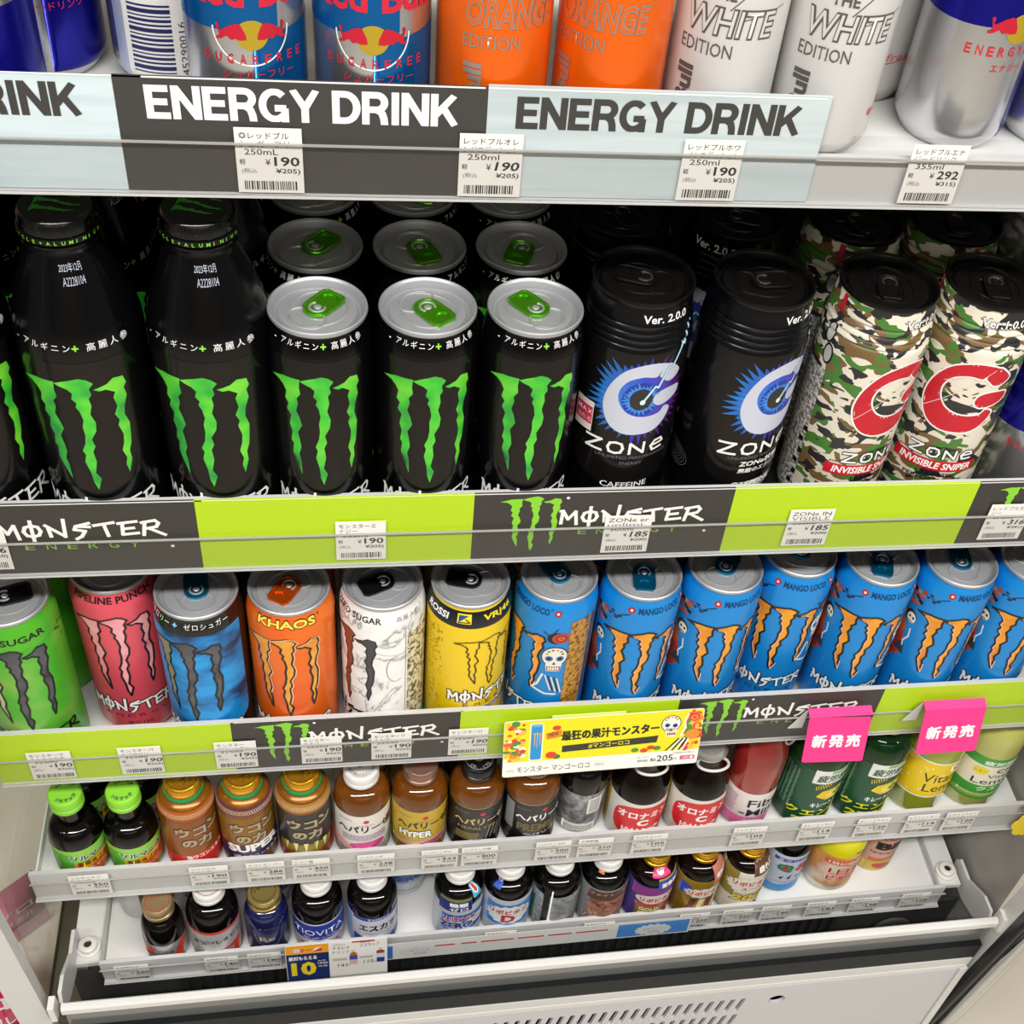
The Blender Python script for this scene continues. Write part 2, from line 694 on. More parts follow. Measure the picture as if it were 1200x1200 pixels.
def make_can(name, label, x, y, z, r, h, rl, body, print_key=None, art=None, phi=0.0, lid=None, tab=None, tabang=0.0, beads=False, group=None, rivet=None):
    lid = lid or ALU
    t = thing(name, label, 'can', x, y, z, radians(phi), group)
    prof = can_profile(r, h, rl, beads)

    def mk_body():
        b = MB()
        b.lathe(prof, body, 64, cap1=False)
        return b.mesh('body')
    put('body', cached(('body', r, h, rl, body.name, beads), mk_body), t)
    put('lid', cached(('lid', rl, h, lid.name), lambda: lid_mesh(rl, h, lid)), t, rz=radians(tabang - phi))
    if tab:
        tb = put('tab', cached(('tab', h, tab.name), lambda: tab_mesh(h, tab, mat('#4a4846', 0.25, 0.6) if tab.name.startswith('black_lid') else ALU)), t, rz=radians(tabang - phi))
        rv = rivet or lid
        put('rivet', cached(('rivet', h, rv.name), lambda: rivet_mesh(h, rv)), tb)
    if art:
        def mk():
            a = Art()
            art(a)
            return a.mesh_wrap('label_print', prof, rref=r)
        put('label_print', cached(('print', print_key or art.__name__), mk), t)
    return t


# ---- label prints -------------------------------------------------------
CLAW = mat_noise('claw_green', [(0.32, '#17863a'), (0.5, '#3dbd30'), (0.68, '#74d636')], 45, 2, rough=0.35)
BLK_CAN = mat('#060607', 0.2, 0.0, name='black_can', spec=0.3)
BLK_GLOSS = mat('#2a2725', 0.16, 0.75, name='black_metal_window')
LIMEINK = mat('#7ed02a', 0.45)


def chars(a, s, u0, du, v, h, m, l=2, bold=0.01):
    for i, c in enumerate(s):
        if c != ' ':
            cjk = ord(c) > 0x2000
            vs, fs = text_tris(c, 0.0 if cjk else bold)
            k = h / (0.86 if cjk else 0.72)
            oy = 0.08 if cjk else 0.0
            a.add([(u0 + i * du + x * k, v + (y + oy) * k) for x, y in vs], fs, m, l)


def window(a, m, u0=-27, u1=25, v0=49, v1=140):
    p = [(u0, v1), (u0, v0 + 14)]
    for k in range(1, 12):
        t = pi + pi * k / 12
        p.append(((u0 + u1) / 2 + (u1 - u0) / 2 * cos(t), v0 + 14 + 14 * sin(t)))
    p += [(u1, v0 + 14), (u1, v1)]
    a.poly(p, m, 0)


def art_black(a):
    window(a, BLK_GLOSS)
    chars(a, '-アルギニン', -28.5, 4.9, 147.2, 3.6, WINK)
    a.text('+', 1.0, 4.2, 147.4, 3.2, LIMEINK, 2, 0.03)
    chars(a, '高麗人参', 7.0, 5.4, 147.0, 3.9, WINK)
    claws(a, CLAW, None)
    spiky(a, -31, 31, 30, 41, WINK, 3, 1.5)
    chars(a, 'ENERGY', 38, 6, 52, 4, LIMEINK, 2)


def art_bottle_black(a):
    window(a, BLK_GLOSS, -31, 29)
    f = 33 / 29.0
    chars(a, '-アルギニン', -30, 5.6, 147.5, 3.9, WINK)
    a.text('+', 3.0, 6.4, 147.8, 3.4, LIMEINK, 2, 0.03)
    chars(a, '高麗人参', 10.0, 6.2, 147.3, 4.3, WINK)
    claws(a, CLAW, None, lambda x, y: (x * 1.1 + 2, y))
    spiky(a, -35, 35, 29, 41, WINK, 3, 1.6)
    g = mat('#aeb4c4', 0.5)
    a.text('2023年12月', 2, 20, 187.5, 4.4, g, 1, -0.004)
    a.text('A2228104', 4, 20, 181.0, 4.2, g, 1, -0.004)


def mon_energy(a, m, edge, energy=None, x0=-31, x1=31, v=33, l=4):
    spiky(a, x0, x1, v, v + 11, m, l, 1.8, edge, 0.8)
    if energy:
        for i, c in enumerate('ENERGY'):
            a.text(c, -22 + i * 8, -22 + i * 8 + 5, v - 8, 3.6, energy, l, 0.0)


DK = mat('#141214', 0.4)


def UP(x, y):
    return x, 50 + (y - 50) * 1.045


def art_green(a):
    g2 = mat_noise('green_print', [(0.3, '#8fbf52'), (0.5, '#4fb92a'), (0.7, '#3aa61e')], 26, 2)
    a.rect(-40, 8, 46, 132, g2, 0)
    grey = mat_noise('claw_grey', [(0.35, '#2e3033'), (0.65, '#55585c')], 60, 2)
    gold = mat('#c9c29a', 0.4)
    claws(a, [gold, grey, grey], DK, UP)
    a.text('ZERO SUGAR', -30, 25, 139, 5.2, DK, 2, 0.02)
    spiky(a, -31, 31, 33, 44, DK, 3, 2.0)
    b = mat('#3c5a1c', 0.5)
    chars(a, 'LT', 52, 9, 75, 7, DK, 2)
    random.seed(3)
    for k in range(14):
        x, y = 32 + random.random() * 22, 120 + random.random() * 14
        a.rect(x, y, x + 2.5, y + 1.0 + random.random(), b, 1)


def art_pink(a):
    g = mat_noise('pink_claw', [(0.35, '#e8808c'), (0.65, '#f2aab0')], 60, 2)
    claws(a, g, DK, UP)
    a.text('PIPELINE PUNCH', -29, 29, 146, 5.2, DK, 2, 0.03)
    a.text('®', 30, 32, 149, 2, DK, 2)
    mon_energy(a, WINK, DK, mat('#7d2530', 0.5))
    a.text('果汁16%', -7, 11, 15.5, 4.6, mat('#5a1620', 0.5), 2)


def art_blue(a):
    w = mat_noise('blue_print', [(0.36, '#0b3358'), (0.46, '#1272b6'), (0.6, '#1b97dd')], 30, 3.5, stretch=(1, 1, 2.0))
    p = [(-34, 141), (-34, 50)]
    for k in range(1, 10):
        t = pi + pi * k / 10
        p.append((3 + 37 * cos(t), 50 + 18 * sin(t)))
    p += [(40, 50), (40, 141)]
    a.poly(p, w, 0)
    a.rect(-46, 30, -35, 132, mat('#a9a58e', 0.3, 0.6), 0)
    g = mat_noise('claw_grey', [(0.35, '#2e3033'), (0.65, '#55585c')], 60, 2)
    claws(a, [mat('#b2ac98', 0.3, 0.5), g, g], DK, UP)
    spiky(a, -31, 33, 31, 41, WINK, 3, 1.7, DK, 0.7)
    chars(a, 'ゼロカロリー', -42, 5.4, 146, 4.2, WINK)
    a.text('+', -8, -4.5, 146.5, 3.4, mat('#7cc7f0', 0.4), 2, 0.03)
    chars(a, 'ゼロシュガー', 0, 5.4, 146, 4.2, WINK)


def art_orange(a):
    g = mat_noise('orange_claw', [(0.35, '#e2881c'), (0.65, '#f0ae3a')], 50, 2)
    pk = mat('#f3c39a', 0.4)
    claws(a, g, DK, UP)
    for i in (0, 1, 2):
        a.line([(x + 0.9, UP(x, y)[1]) for x, y in CL[i][:len(CL[i]) // 2]], 0.7, pk, 3)
    a.outline('KHAOS', -20, 22, 143.5, 6.4, DK, mat('#f2d452', 0.4), 2, 0.8, 0.03)
    a.text('®', 24, 26, 148.5, 2, DK, 2)
    spiky(a, -31, 31, 30, 41, WINK, 3, 1.9, DK, 0.7)
    chars(a, '高麗人参', 44, 5, 138, 4, mat('#f5c9a0', 0.4), 2)


def art_white(a):
    sw = mat_noise('white_swirl', [(0.4, '#f1efec'), (0.5, '#e8e6e4'), (0.535, '#9a999b'), (0.57, '#ecebe8')], 22, 5, distort=2.6, rough=0.4)
    a.rect(-88, 12, 62, 149, sw, 0)
    brown = mat('#8a4a34', 0.4)
    grey = mat('#3d3e42', 0.4)
    claws(a, [brown, brown, grey], DK, None, 1, 1.0)
    spiky(a, -31, 31, 33, 44, mat('#2b1518', 0.4), 3, 2.2, WINK, 0.6)
    a.text('ZERO SUGAR', -16, 26, 143, 5.2, DK, 2, 0.02)
    chars(a, '高麗人参', 36, 5, 143.5, 4, GREYINK, 2)
    random.seed(11)
    a.line([(43, 16), (43, 132)], 0.5, GREYINK, 1)
    pan = mat_noise('panel_speck', [(0.42, '#5d584c'), (0.5, '#cdbf8e'), (0.6, '#e6dfc4')], 330, 2, rough=0.5)
    a.rect(44.5, 28, 84, 128, pan, 1)
    a.rect(44.5, 14, 84, 27, mat('#7fb7bd', 0.4), 1)
    a.ring(36, 95, 7, 14, 0.6, GREYINK, 1, 30, 80, 300)


def art_yellow(a):
    nv = mat('#10131e', 0.3)
    a.rect(-88, 137, 88, 151, nv, 0)
    claws(a, None, mat('#2c1408', 0.4), lambda x, y: (x * 0.92, 72 + (y - 50) * 0.66), 2, 1.0)
    ylw = mat('#f1d51c', 0.4)
    a.text('VR|46', -9, 17, 142, 6.4, ylw, 2, 0.03, 0.1)
    a.text('ROSSI', -54, -34, 142, 5.8, WINK, 2, 0.03, 0.1)
    a.rect(-27, 141.5, -17, 149.5, ylw, 2)
    a.poly([(-26, 142.5), (-19, 148.5), (-26, 148.5)], mat('#284a8a', 0.4), 3)
    a.line([(-26, 142.5), (-18, 143), (-21, 145.5)], 0.8, nv, 4)
    spiky(a, -31, 31, 57, 67, WINK, 3, 1.8, DK, 0.8)
    for i, c in enumerate('ENERGY'):
        a.text(c, -19 + i * 8.5, -19 + i * 8.5 + 4, 50, 3.2, mat('#5a4a10', 0.4), 3)
    a.outline('THE DOCTOR', -24, 20, 41, 6, WINK, mat('#1c2f86', 0.4), 3, 0.8, 0.04)
    a.poly([(14, 46), (22, 52), (24, 50), (18, 44)], mat('#2448b0', 0.4), 5)
    random.seed(5)
    for k in range(90):
        x, y = -50 + random.random() * 12, 40 + random.random() * 90
        a.rect(x, y, x + 1.4, y + 0.8, mat('#8a7a18', 0.5), 1)


def shift(a, n0, du, dv):
    a.v[n0:] = [(x + du, y + dv, l) for x, y, l in a.v[n0:]]


def art_mango(a):
    og = mat_noise('mango_claw', [(0.3, '#d9781a'), (0.55, '#efa326'), (0.75, '#e9883c')], 40, 2)
    f = lambda x, y: (x * 1.08, 54 + (y - 50) * 0.87)
    claws(a, og, DK, f, 1, 1.7)
    pk = mat('#f0b79a', 0.4)
    for i in (0, 1, 2):
        n = len(CL[i])
        a.line([(lambda q: (q[0] + 1.0, q[1]))(f(*c)) for c in CL[i][n // 2:]], 0.7, pk, 3)
    nav = mat('#0d3566', 0.4)
    a.text('MANGO LOCO', -9, 25, 142.5, 5.4, nav, 2, 0.03)
    a.text('®', 25.6, 27.4, 147, 1.8, nav, 2)
    red = mat('#a8283a', 0.4)
    for u in (-14, 31):
        for k in range(8):
            t = 2 * pi * k / 8
            a.ell(u + 1.7 * cos(t), 145 + 1.7 * sin(t), 1.2, 1.2, red, 2, 8)
        a.ell(u, 145, 1.1, 1.1, mat('#f0d9c0', 0.4), 3, 8)
    spiky(a, -31, 31, 34, 44, WINK, 4, 1.8, DK, 0.8)
    for i, c in enumerate('ENERGY'):
        a.text(c, -22 + i * 8, -22 + i * 8 + 5, 26, 3.6, nav, 3)
    n0 = len(a.v)
    # ornaments either side of the claws: flowers, a bony dancer and a gold panel
    bone = mat('#e9e4d6', 0.4)
    org = mat('#c0562a', 0.4)
    rose = mat('#b8402c', 0.4)
    a.line([(-18, 141), (-24, 138), (-26, 134), (-31, 136), (-36, 131)], 0.7, DK, 2)
    for q in ((-25, 136), (-28, 133), (-31, 138), (-34, 134)):
        a.ell(q[0], q[1], 1.8, 0.9, DK, 2, 8)
    random.seed(21)
    for k in range(26):
        x, y = -58 + random.random() * 22, 118 + random.random() * 20
        a.ell(x, y, 2.4, 2.0, [org, rose, mat('#d08a3a', 0.4), DK, mat('#6b7f8c', 0.4)][k % 5], 2 + k * 0.02, 8)
    a.ell(-40, 107, 5.5, 6.5, mat('#2a1c18', 0.4), 2)
    a.ell(-39, 106, 4.2, 5.0, bone, 3)
    a.ell(-40.6, 106.6, 1.1, 1.3, DK, 4, 10)
    a.ell(-37.2, 106.6, 1.1, 1.3, DK, 4, 10)
    a.rect(-41, 102, -37, 103, DK, 4)
    a.poly([(-50, 101), (-42, 99), (-40, 90), (-46, 84), (-54, 88)], org, 2)
    a.line([(-36, 96), (-35, 88), (-38, 81), (-37, 76)], 1.2, bone, 3)
    a.poly([(-41, 78), (-36, 78), (-34, 68), (-44, 69)], mat('#1c3a44', 0.4), 2)
    a.poly([(-50, 86), (-40, 90), (-37, 66), (-46, 56), (-53, 62)], rose, 1.5)
    for k in range(7):
        a.line([(-50 + k * 1.6, 84), (-49 + k * 1.4, 62)], 0.4, mat('#6e1f1c', 0.4), 3)
    shift(a, n0, 3.5, 0)
    n0 = len(a.v)
    # the other side: rose, painted skull
    a.ell(40, 118, 7, 6, DK, 1)
    a.ell(43, 118, 6.5, 5.6, rose, 2)
    a.ring(43, 118, 4.2, 3.6, 0.8, mat('#6b1b16', 0.4), 3)
    a.ring(43, 118, 2.2, 1.8, 0.7, mat('#e06a4a', 0.4), 3)
    a.line([(30, 124), (34, 121), (37, 123), (40, 128)], 0.8, DK, 2)
    a.ell(40, 98, 9.6, 10.8, DK, 2)
    a.ell(40, 98, 8.8, 10.0, bone, 3)
    a.poly([(34, 92), (46, 92), (45, 82), (35, 82)], bone, 3)
    for u in (36.2, 44.0):
        a.ell(u, 96, 2.8, 2.8, mat('#2b6fb0', 0.4), 4)
        a.ell(u, 96, 1.4, 1.5, DK, 5, 12)
    a.poly([(40, 93), (38.8, 89.5), (41.2, 89.5)], DK, 4)
    for k in range(5):
        a.rect(36 + k * 1.7, 83.5, 37.2 + k * 1.7, 86.6, WINK, 5)
    a.rect(35.2, 82.8, 45, 87.2, mat('#8c3a2a', 0.4), 4)
    for k in range(6):
        t = pi * k / 5
        a.ell(40 + 5.5 * cos(t), 101 + 4.5 * sin(t), 1.2, 1.0, [red, mat('#4a9a5a', 0.4), mat('#d8a030', 0.4)][k % 3], 4, 8)
    a.line([(33, 78), (30, 66), (27, 62)], 1.6, bone, 3)
    a.line([(27, 61), (36, 56), (44, 55)], 1.8, bone, 3)
    for k in range(5):
        a.line([(35 + k * 2.2, 77 - k), (40 + k * 2, 60 - k)], 1.0, [bone, DK][k % 2], 2)
    gold = mat_noise('gold_panel', [(0.35, '#5b3a12'), (0.5, '#b8822c'), (0.65, '#c9953c')], 300, 2, rough=0.45)
    a.rect(49, 30, 66, 134, gold, 3)
    a.rect(68, 40, 72, 132, mat('#6b3d16', 0.4), 2)
    shift(a, n0, -7.5, 2)


def smooth(p, k=4):
    n = len(p)
    out = []
    for i in range(n):
        a, b, c, d = p[i - 1], p[i], p[(i + 1) % n], p[(i + 2) % n]
        for j in range(k):
            t = j / k
            out.append(tuple(0.5 * (2 * b[q] + (c[q] - a[q]) * t + (2 * a[q] - 5 * b[q] + 4 * c[q] - d[q]) * t * t + (3 * b[q] - a[q] - 3 * c[q] + d[q]) * t ** 3) for q in (0, 1)))
    return out


def eye_logo(a, big, seg, edge=None, f=None, l=2):
    f = f or (lambda x, y: (x, y))
    C = [(16.4, -30.7), (7.1, -27.7), (-2.8, -29.0), (-12.0, -34.5), (-18.9, -45.6), (-21.8, -58.2), (-19.9, -68.8), (-14.8, -76.7), (-7.1, -80.6), (2.0, -81.0), (11.6, -79.5), (18.6, -73.8), (22.0, -65.5), (17.1, -62.3), (13.8, -65.9), (6.7, -67.3), (-1.3, -66.6), (-8.1, -63.2), (-12.6, -56.1), (-12.9, -48.2), (-8.6, -40.7), (-0.4, -37.2), (7.5, -37.9), (10.3, -34.2)]
    D1 = [(14.6, -29.7), (20.5, -33.0), (24.9, -38.4), (20.8, -42.8), (15.7, -43.0), (12.0, -40.0), (9.5, -36.5)]
    D2 = [(27.2, -50.2), (26.4, -56.5), (18.8, -59.6), (11.8, -60.1), (8.0, -56.2), (9.6, -50.9), (16.7, -48.6)]
    for p in (C, D1, D2):
        q = smooth([f(x, y + 157) for x, y in p])
        if edge:
            a.line(q, 2.2, edge, l - 1.0, closed=True)
        a.poly(q, big, l)


def rays(a, cx, cy, r0, r1, n, m, l, seed):
    rnd = random.Random(seed)
    p = []
    for k in range(n):
        t = 2 * pi * k / n
        rr = r1 * (0.82 + 0.3 * rnd.random())
        p.append((cx + r0 * cos(t), cy + r0 * sin(t)))
        t2 = t + pi / n
        p.append((cx + rr * cos(t2), cy + rr * sin(t2)))
    a.poly(p, m, l)


def zword(a, u0, u1, v, h, m, l=4, edge=None):
    w = (u1 - u0) / 4.0
    z = [[(0, 1), (0.9, 1), (0.05, 0.0), (0.95, 0.0)], [(0.1, 0.5), (0.2, 0.9), (0.5, 1), (0.8, 0.9), (0.9, 0.5), (0.8, 0.1), (0.5, 0), (0.2, 0.1), (0.1, 0.5)],
         [(0.1, 0), (0.1, 0.95), (0.85, 0.05), (0.85, 1)], [(0.1, 0.5), (0.9, 0.55), (0.75, 0.9), (0.35, 0.9), (0.1, 0.5), (0.25, 0.05), (0.85, 0.1)]]
    for i, p in enumerate(z):
        q = [(u0 + w * (i + 0.05 + 0.85 * x), v + h * y) for x, y in p]
        if edge:
            a.line(q, h * 0.2 + 1.4, edge, l - 1.2)
        a.line(q, h * 0.2, m, l)


def art_zone(a, sticker=True):
    window(a, mat('#2a2725', 0.18, 0.75), -36, 34, 34, 136)
    g1 = mat_gradx('burst_outer', [(0.0, '#1470c0'), (0.45, '#1e2f9a'), (0.75, '#3a1470'), (1.0, '#4a125e')], -26, 26)
    g2 = mat_gradx('burst_inner', [(0.0, '#2c8fe0'), (0.5, '#2b45c0'), (1.0, '#5a1e90')], -26, 26)
    rays(a, 1, 102, 25, 33, 44, g1, 1, 4)
    rays(a, 1, 102, 17, 26, 40, g2, 1.4, 9)
    a.ell(0.5, 103, 11.5, 12.5, mat('#16338f', 0.4), 1.8)
    rays(a, 0.5, 103, 8.5, 12.5, 26, mat('#3a86e0', 0.4), 2.0, 3)
    a.ell(0.5, 103, 7.0, 8.0, mat('#24221f', 0.3), 2.3)
    pale = mat('#c3c6d4', 0.4)
    eye_logo(a, pale, pale, None, None, 3)
    bolt = mat('#cfe9f2', 0.35)
    pts = [(1.5, 101), (8, 112), (10, 111), (15, 124), (18, 124), (24, 138), (26, 137), (31, 150)]
    a.line(pts, 2.0, mat('#3f78a8', 0.4), 4)
    a.line(pts, 1.1, bolt, 4.6)
    a.ell(1.5, 101, 1.7, 1.9, bolt, 4.6, 12)
    a.text('Ver. 2.0.0', -6, 25, 155.5, 5.2, WINK, 3, 0.02)
    zword(a, -30, 24, 60.5, 8.5, WINK, 4)
    a.text('UNLIMITED PERFORMANCE', -22, 26, 56, 2.2, mat('#6a6870', 0.5), 3)
    a.text('ENERGY', -6, 8, 51.5, 2.2, mat('#6a6870', 0.5), 3)
    a.text('CAFFEINE', -16, 14, 32, 4.5, WINK, 3, 0.01)
    a.outline('ZONe状態', 38, 66, 62, 5.5, DK, WINK, 3, 0.4, 0.03)
    chars(a, '無敵のエナジー', 38, 4.4, 55, 4, WINK, 3)
    # second eye and violet burst on the far side
    rays(a, 70, 102, 18, 26, 30, mat('#4b1466', 0.4), 1, 6)
    for d in (0, 12, 24):
        a.ell(58 + d * 0.2, 118 - d, 3, 6, pale, 2, 14)
    for k in range(6):
        a.ring(-62, 40, 2 + k * 2.4, 1.4 + k * 1.4, 0.3, GREYINK, 2)
    if not sticker:
        return
    st = mat('#e8dcd8', 0.5)
    a.rect(-41, 71, -27, 93, st, 2)
    a.rect(-40.5, 76, -27.5, 89, mat('#c8284c', 0.5), 3)
    chars(a, 'MAX', -39.5, 4.2, 83.5, 3.6, st, 4)
    chars(a, '当たる', -39.5, 4.0, 77.5, 3.6, st, 4)


def art_zone2(a):
    """same print with the slogan block under the word, seen on the second can"""
    art_zone(a, False)
    for k in range(6):
        a.ring(0, 36, 2 + k * 2.6, 1.2 + k * 1.3, 0.4, WINK, 5, 30, 180, 360)
    for k in range(9):
        t = pi + pi * k / 8
        a.line([(0, 36), (15 * cos(t), 36 + 7.8 * sin(t))], 0.35, WINK, 5)
    a.outline('ZONe状態', -14, 16, 50, 5.0, DK, WINK, 5, 0.5, 0.03, 0.15)
    a.text('無敵のエナジー', -14, 18, 44.5, 4.0, WINK, 5, 0.02, 0.15)


def art_camo(a):
    red = mat_noise('red_scuffed', [(0.25, '#e8c8c4'), (0.3, '#c5152a'), (0.9, '#b80f22')], 70, 3)
    eye_logo(a, red, red, WINK, lambda x, y: (x * 1.05, y), 3)
    sc = mat('#e6d2cc', 0.5)
    a.line([(-21, 88), (14, 126)], 0.4, sc, 5)
    a.line([(-14, 112), (-4, 118)], 0.4, sc, 5)
    a.outline('Ver.1.0.0', -6, 24, 154.5, 5.4, DK, WINK, 3, 0.5, 0.02)
    zword(a, -20, 24, 53.5, 7, WINK, 5, DK)
    a.rect(-29, 42.5, 28, 51, mat('#c3142a', 0.4), 3)
    a.text('INVISIBLE SNIPER', -24, 25, 44, 5.6, WINK, 4, 0.03, 0.12)
    a.text('UNLIMITED', -10, 16, 38, 3, DK, 3, 0.02)
    a.text('PERFORMANCE', -18, 22, 33.5, 3, DK, 3, 0.02)
    # skull-like drops and the printed data panel on the far side
    for d in (0, 14):
        a.ell(-52 + d * 0.2, 138 - d, 4.2, 7.5, DK, 2, 16)
        a.ell(-52 + d * 0.2, 138 - d, 3.0, 6.0, mat('#b9b8b6', 0.4), 3, 16)
    a.rect(-54, 152, -50, 164, mat('#b3202c', 0.4), 2)
    a.rect(-86, 14, -47, 112, mat_noise('fine_print', [(0.45, '#6f6d68'), (0.52, '#b9b6ae'), (0.7, '#cfccc4')], 420, 2, rough=0.5), 1)
    for k in range(6):
        a.rect(-52 + (k % 2) * 2, 18 + k * 9, -48 + (k % 2) * 1.5, 22 + k * 9, DK, 2)


# slim 250 ml cans on the top shelf
def bulls(a, v, s=1.0, u=0.0):
    sun = mat('#c2a62e', 0.3, 0.4)
    red = mat('#c81e34', 0.35, 0.2)
    a.ell(u, v, 8.2 * s, 7.8 * s, sun, 3)
    B = [(-17.6, 5.2), (-16.4, 5.8), (-15.6, 4.4), (-16.1, 2.6), (-15.0, 2.0), (-10.8, 4.8), (-7.2, 6.2), (-5.2, 5.4), (-3.0, 0.8), (-2.6, -2.2), (-6.0, -2.6), (-8.2, -1.8), (-10.2, -2.6), (-12.4, -0.6), (-15.0, -2.4), (-17.6, -3.0), (-18.2, -2.2), (-15.8, -0.8)]
    a.poly([(u + x * s, v + y * s) for x, y in B], red, 4)
    a.poly([(u - x * s, v + y * s) for x, y in B], red, 4)


def slim_quarters(a, c1, v=55, oval=True, x0=0):
    blue = mat(c1, 0.22, 0.6)
    p = [(-60, v + 2)] + [(-60 + k * 6, v + 2 - 1.5 * sin(pi * k / 12)) for k in range(1, 13)] + [(12, 130), (-60, 130)]
    a.poly(p, blue, 0)
    a.poly([(x0, 6), (66, 6), (66, v + 4), (x0 + 20, v), (x0, v - 2)], blue, 0)
    if oval:
        a.ring(0, v + 2, 17, 17, 0.7, WINK, 1.5, 30, 180, 360)


def art_sugarfree(a):
    slim_quarters(a, '#0d66ad')
    bulls(a, 54, 0.86)
    red = mat('#cc2038', 0.4)
    a.text('Red Bull', -29, 29, 66, 14, red, 3, 0.03)
    for i, c in enumerate('SUGARFREE'):
        a.text(c, -22 + i * 5.4, -22 + i * 5.4 + 2.8, 41, 4.2, red, 3, 0.01)
    chars(a, 'シュガーフリー', -14, 4.8, 34, 4, red, 3)


def art_classic(a):
    slim_quarters(a, '#14128e', 58)
    bulls(a, 56, 0.86)
    red = mat('#d02a38', 0.4)
    a.text('Red Bull', -29, 29, 72, 14, red, 3, 0.03)
    for i, c in enumerate('ENERGYDRINK'):
        a.text(c, -27 + i * 5.1 + (2 if i > 5 else 0), -27 + i * 5.1 + 2.8 + (2 if i > 5 else 0), 43, 4.4, red, 3, 0.01)
    chars(a, 'エナジードリンク', -17, 4.6, 36, 4, red, 3)


def art_tall(a):
    slim_quarters(a, '#14128e', 66, False, 24)
    bulls(a, 67, 0.95, 12)
    red = mat('#d02a38', 0.4)
    a.text('Red Bull', -10, 40, 82, 14, red, 3, 0.03)
    for i, c in enumerate('ENERGYDRINK'):
        a.text(c, -13 + i * 5.6, -13 + i * 5.6 + 3.2, 53, 4.8, red, 3, 0.01)
    chars(a, 'エナジー', 2, 4.8, 45, 4, red, 3)


def art_backside(a):
    pa = mat('#b9c3dc', 0.35, 0.3)
    a.rect(-24, 8, 26, 126, pa, 0)
    ink = mat('#3c4674', 0.5)
    for r in range(9):
        for k in range(9):
            a.text(random.choice('原材料名糖類果汁製造国酸味'), -20 + k * 4.6, -20 + k * 4.6 + 3.2, 52 + r * 4.6, 3.2, ink, 1)
    a.rect(-17, 6, 13, 49, WPAPER, 1)
    z = 11.0
    for k in range(15):
        w = [0.7, 1.4, 1.0, 2.0][k * 7 % 4]
        a.rect(-14, z, 6, z + w, mat('#23265a', 0.5), 2)
        z += w + 1.0
    a.text('5290016', 8, 11.5, 12, 26, DK, 2) if False else a.text('45290016', 12, 38, 10, 3.2, DK, 2, 0.0, 0.0, radians(90))


def art_edition(word, out, fill, sil):
    def f(a):
        a.text('THE', -8, 5, 78, 5.5, sil, 2, 0.02)
        a.text(word, -19, 25, 61, 14, sil, 2, 0.05, 0.1)
        a.text(word, -18.3, 24.3, 61.9, 12.2, fill, 3, 0.0, 0.1)
        a.text('EDITION', -19, 7, 51.5, 6.4, sil, 2)
        a.text('Red Bull', -9.5, 36, -1, 9, sil, 2, 0.04, 0.0, radians(90))
        a.line([(3, 74), (12, 84), (22, 88)], 0.5, sil, 2)
        a.line([(10, 70), (30, 76)], 0.4, sil, 2)
        r = mat('#d2604c', 0.5)
        if word == 'WHITE':
            a.ell(30, 24, 2.2, 2.2, r, 2, 14)
            a.line([(32, 24), (44, 26), (56, 28)], 0.5, r, 2)
            a.text('fresh', 34, 52, 26, 4, r, 2, 0, 0.25)
    f.__name__ = 'edition_' + word.lower()
    return f


# ---------------------------------------------------------------- glass bottles
BROWN = mat_noise('brown_glass', [(0.3, '#0a0504'), (0.7, '#180a06')], 20, 1, rough=0.07, spec=0.3)
BLACKGLASS = mat('#080606', 0.06, 0.0, name='dark_bottle_glass', spec=0.35)
AMBER = mat_noise('amber_liquid', [(0.3, '#5c3006'), (0.7, '#80480c')], 14, 1, rough=0.08, coat=0.15)


def bottle_profile(r, h, hs, rn, hn, ch, dome=True):
    p = [(r - 5, 0), (r - 3, 0.5), (r - 1, 2.5), (r, 5), (r, hs)]
    if dome:
        for k in range(1, 11):
            t = k / 10.0
            p.append((rn + (r - rn) * sqrt(max(0.0, 1 - t ** 2.1)), hs + (hn - hs) * t * 0.97))
    for k in range(1, 1 if dome else 9):
        t = k / 8.0
        e = 0.5 - 0.5 * cos(pi * t)
        p.append((r + (rn - r) * (0.45 * t + 0.55 * t * t if False else e * 0.75 + t * t * 0.25), hs + (hn - hs) * (1 - (1 - t) ** 1.25)))
    p += [(rn, hn + 1), (rn, h - ch + 1)]
    return p


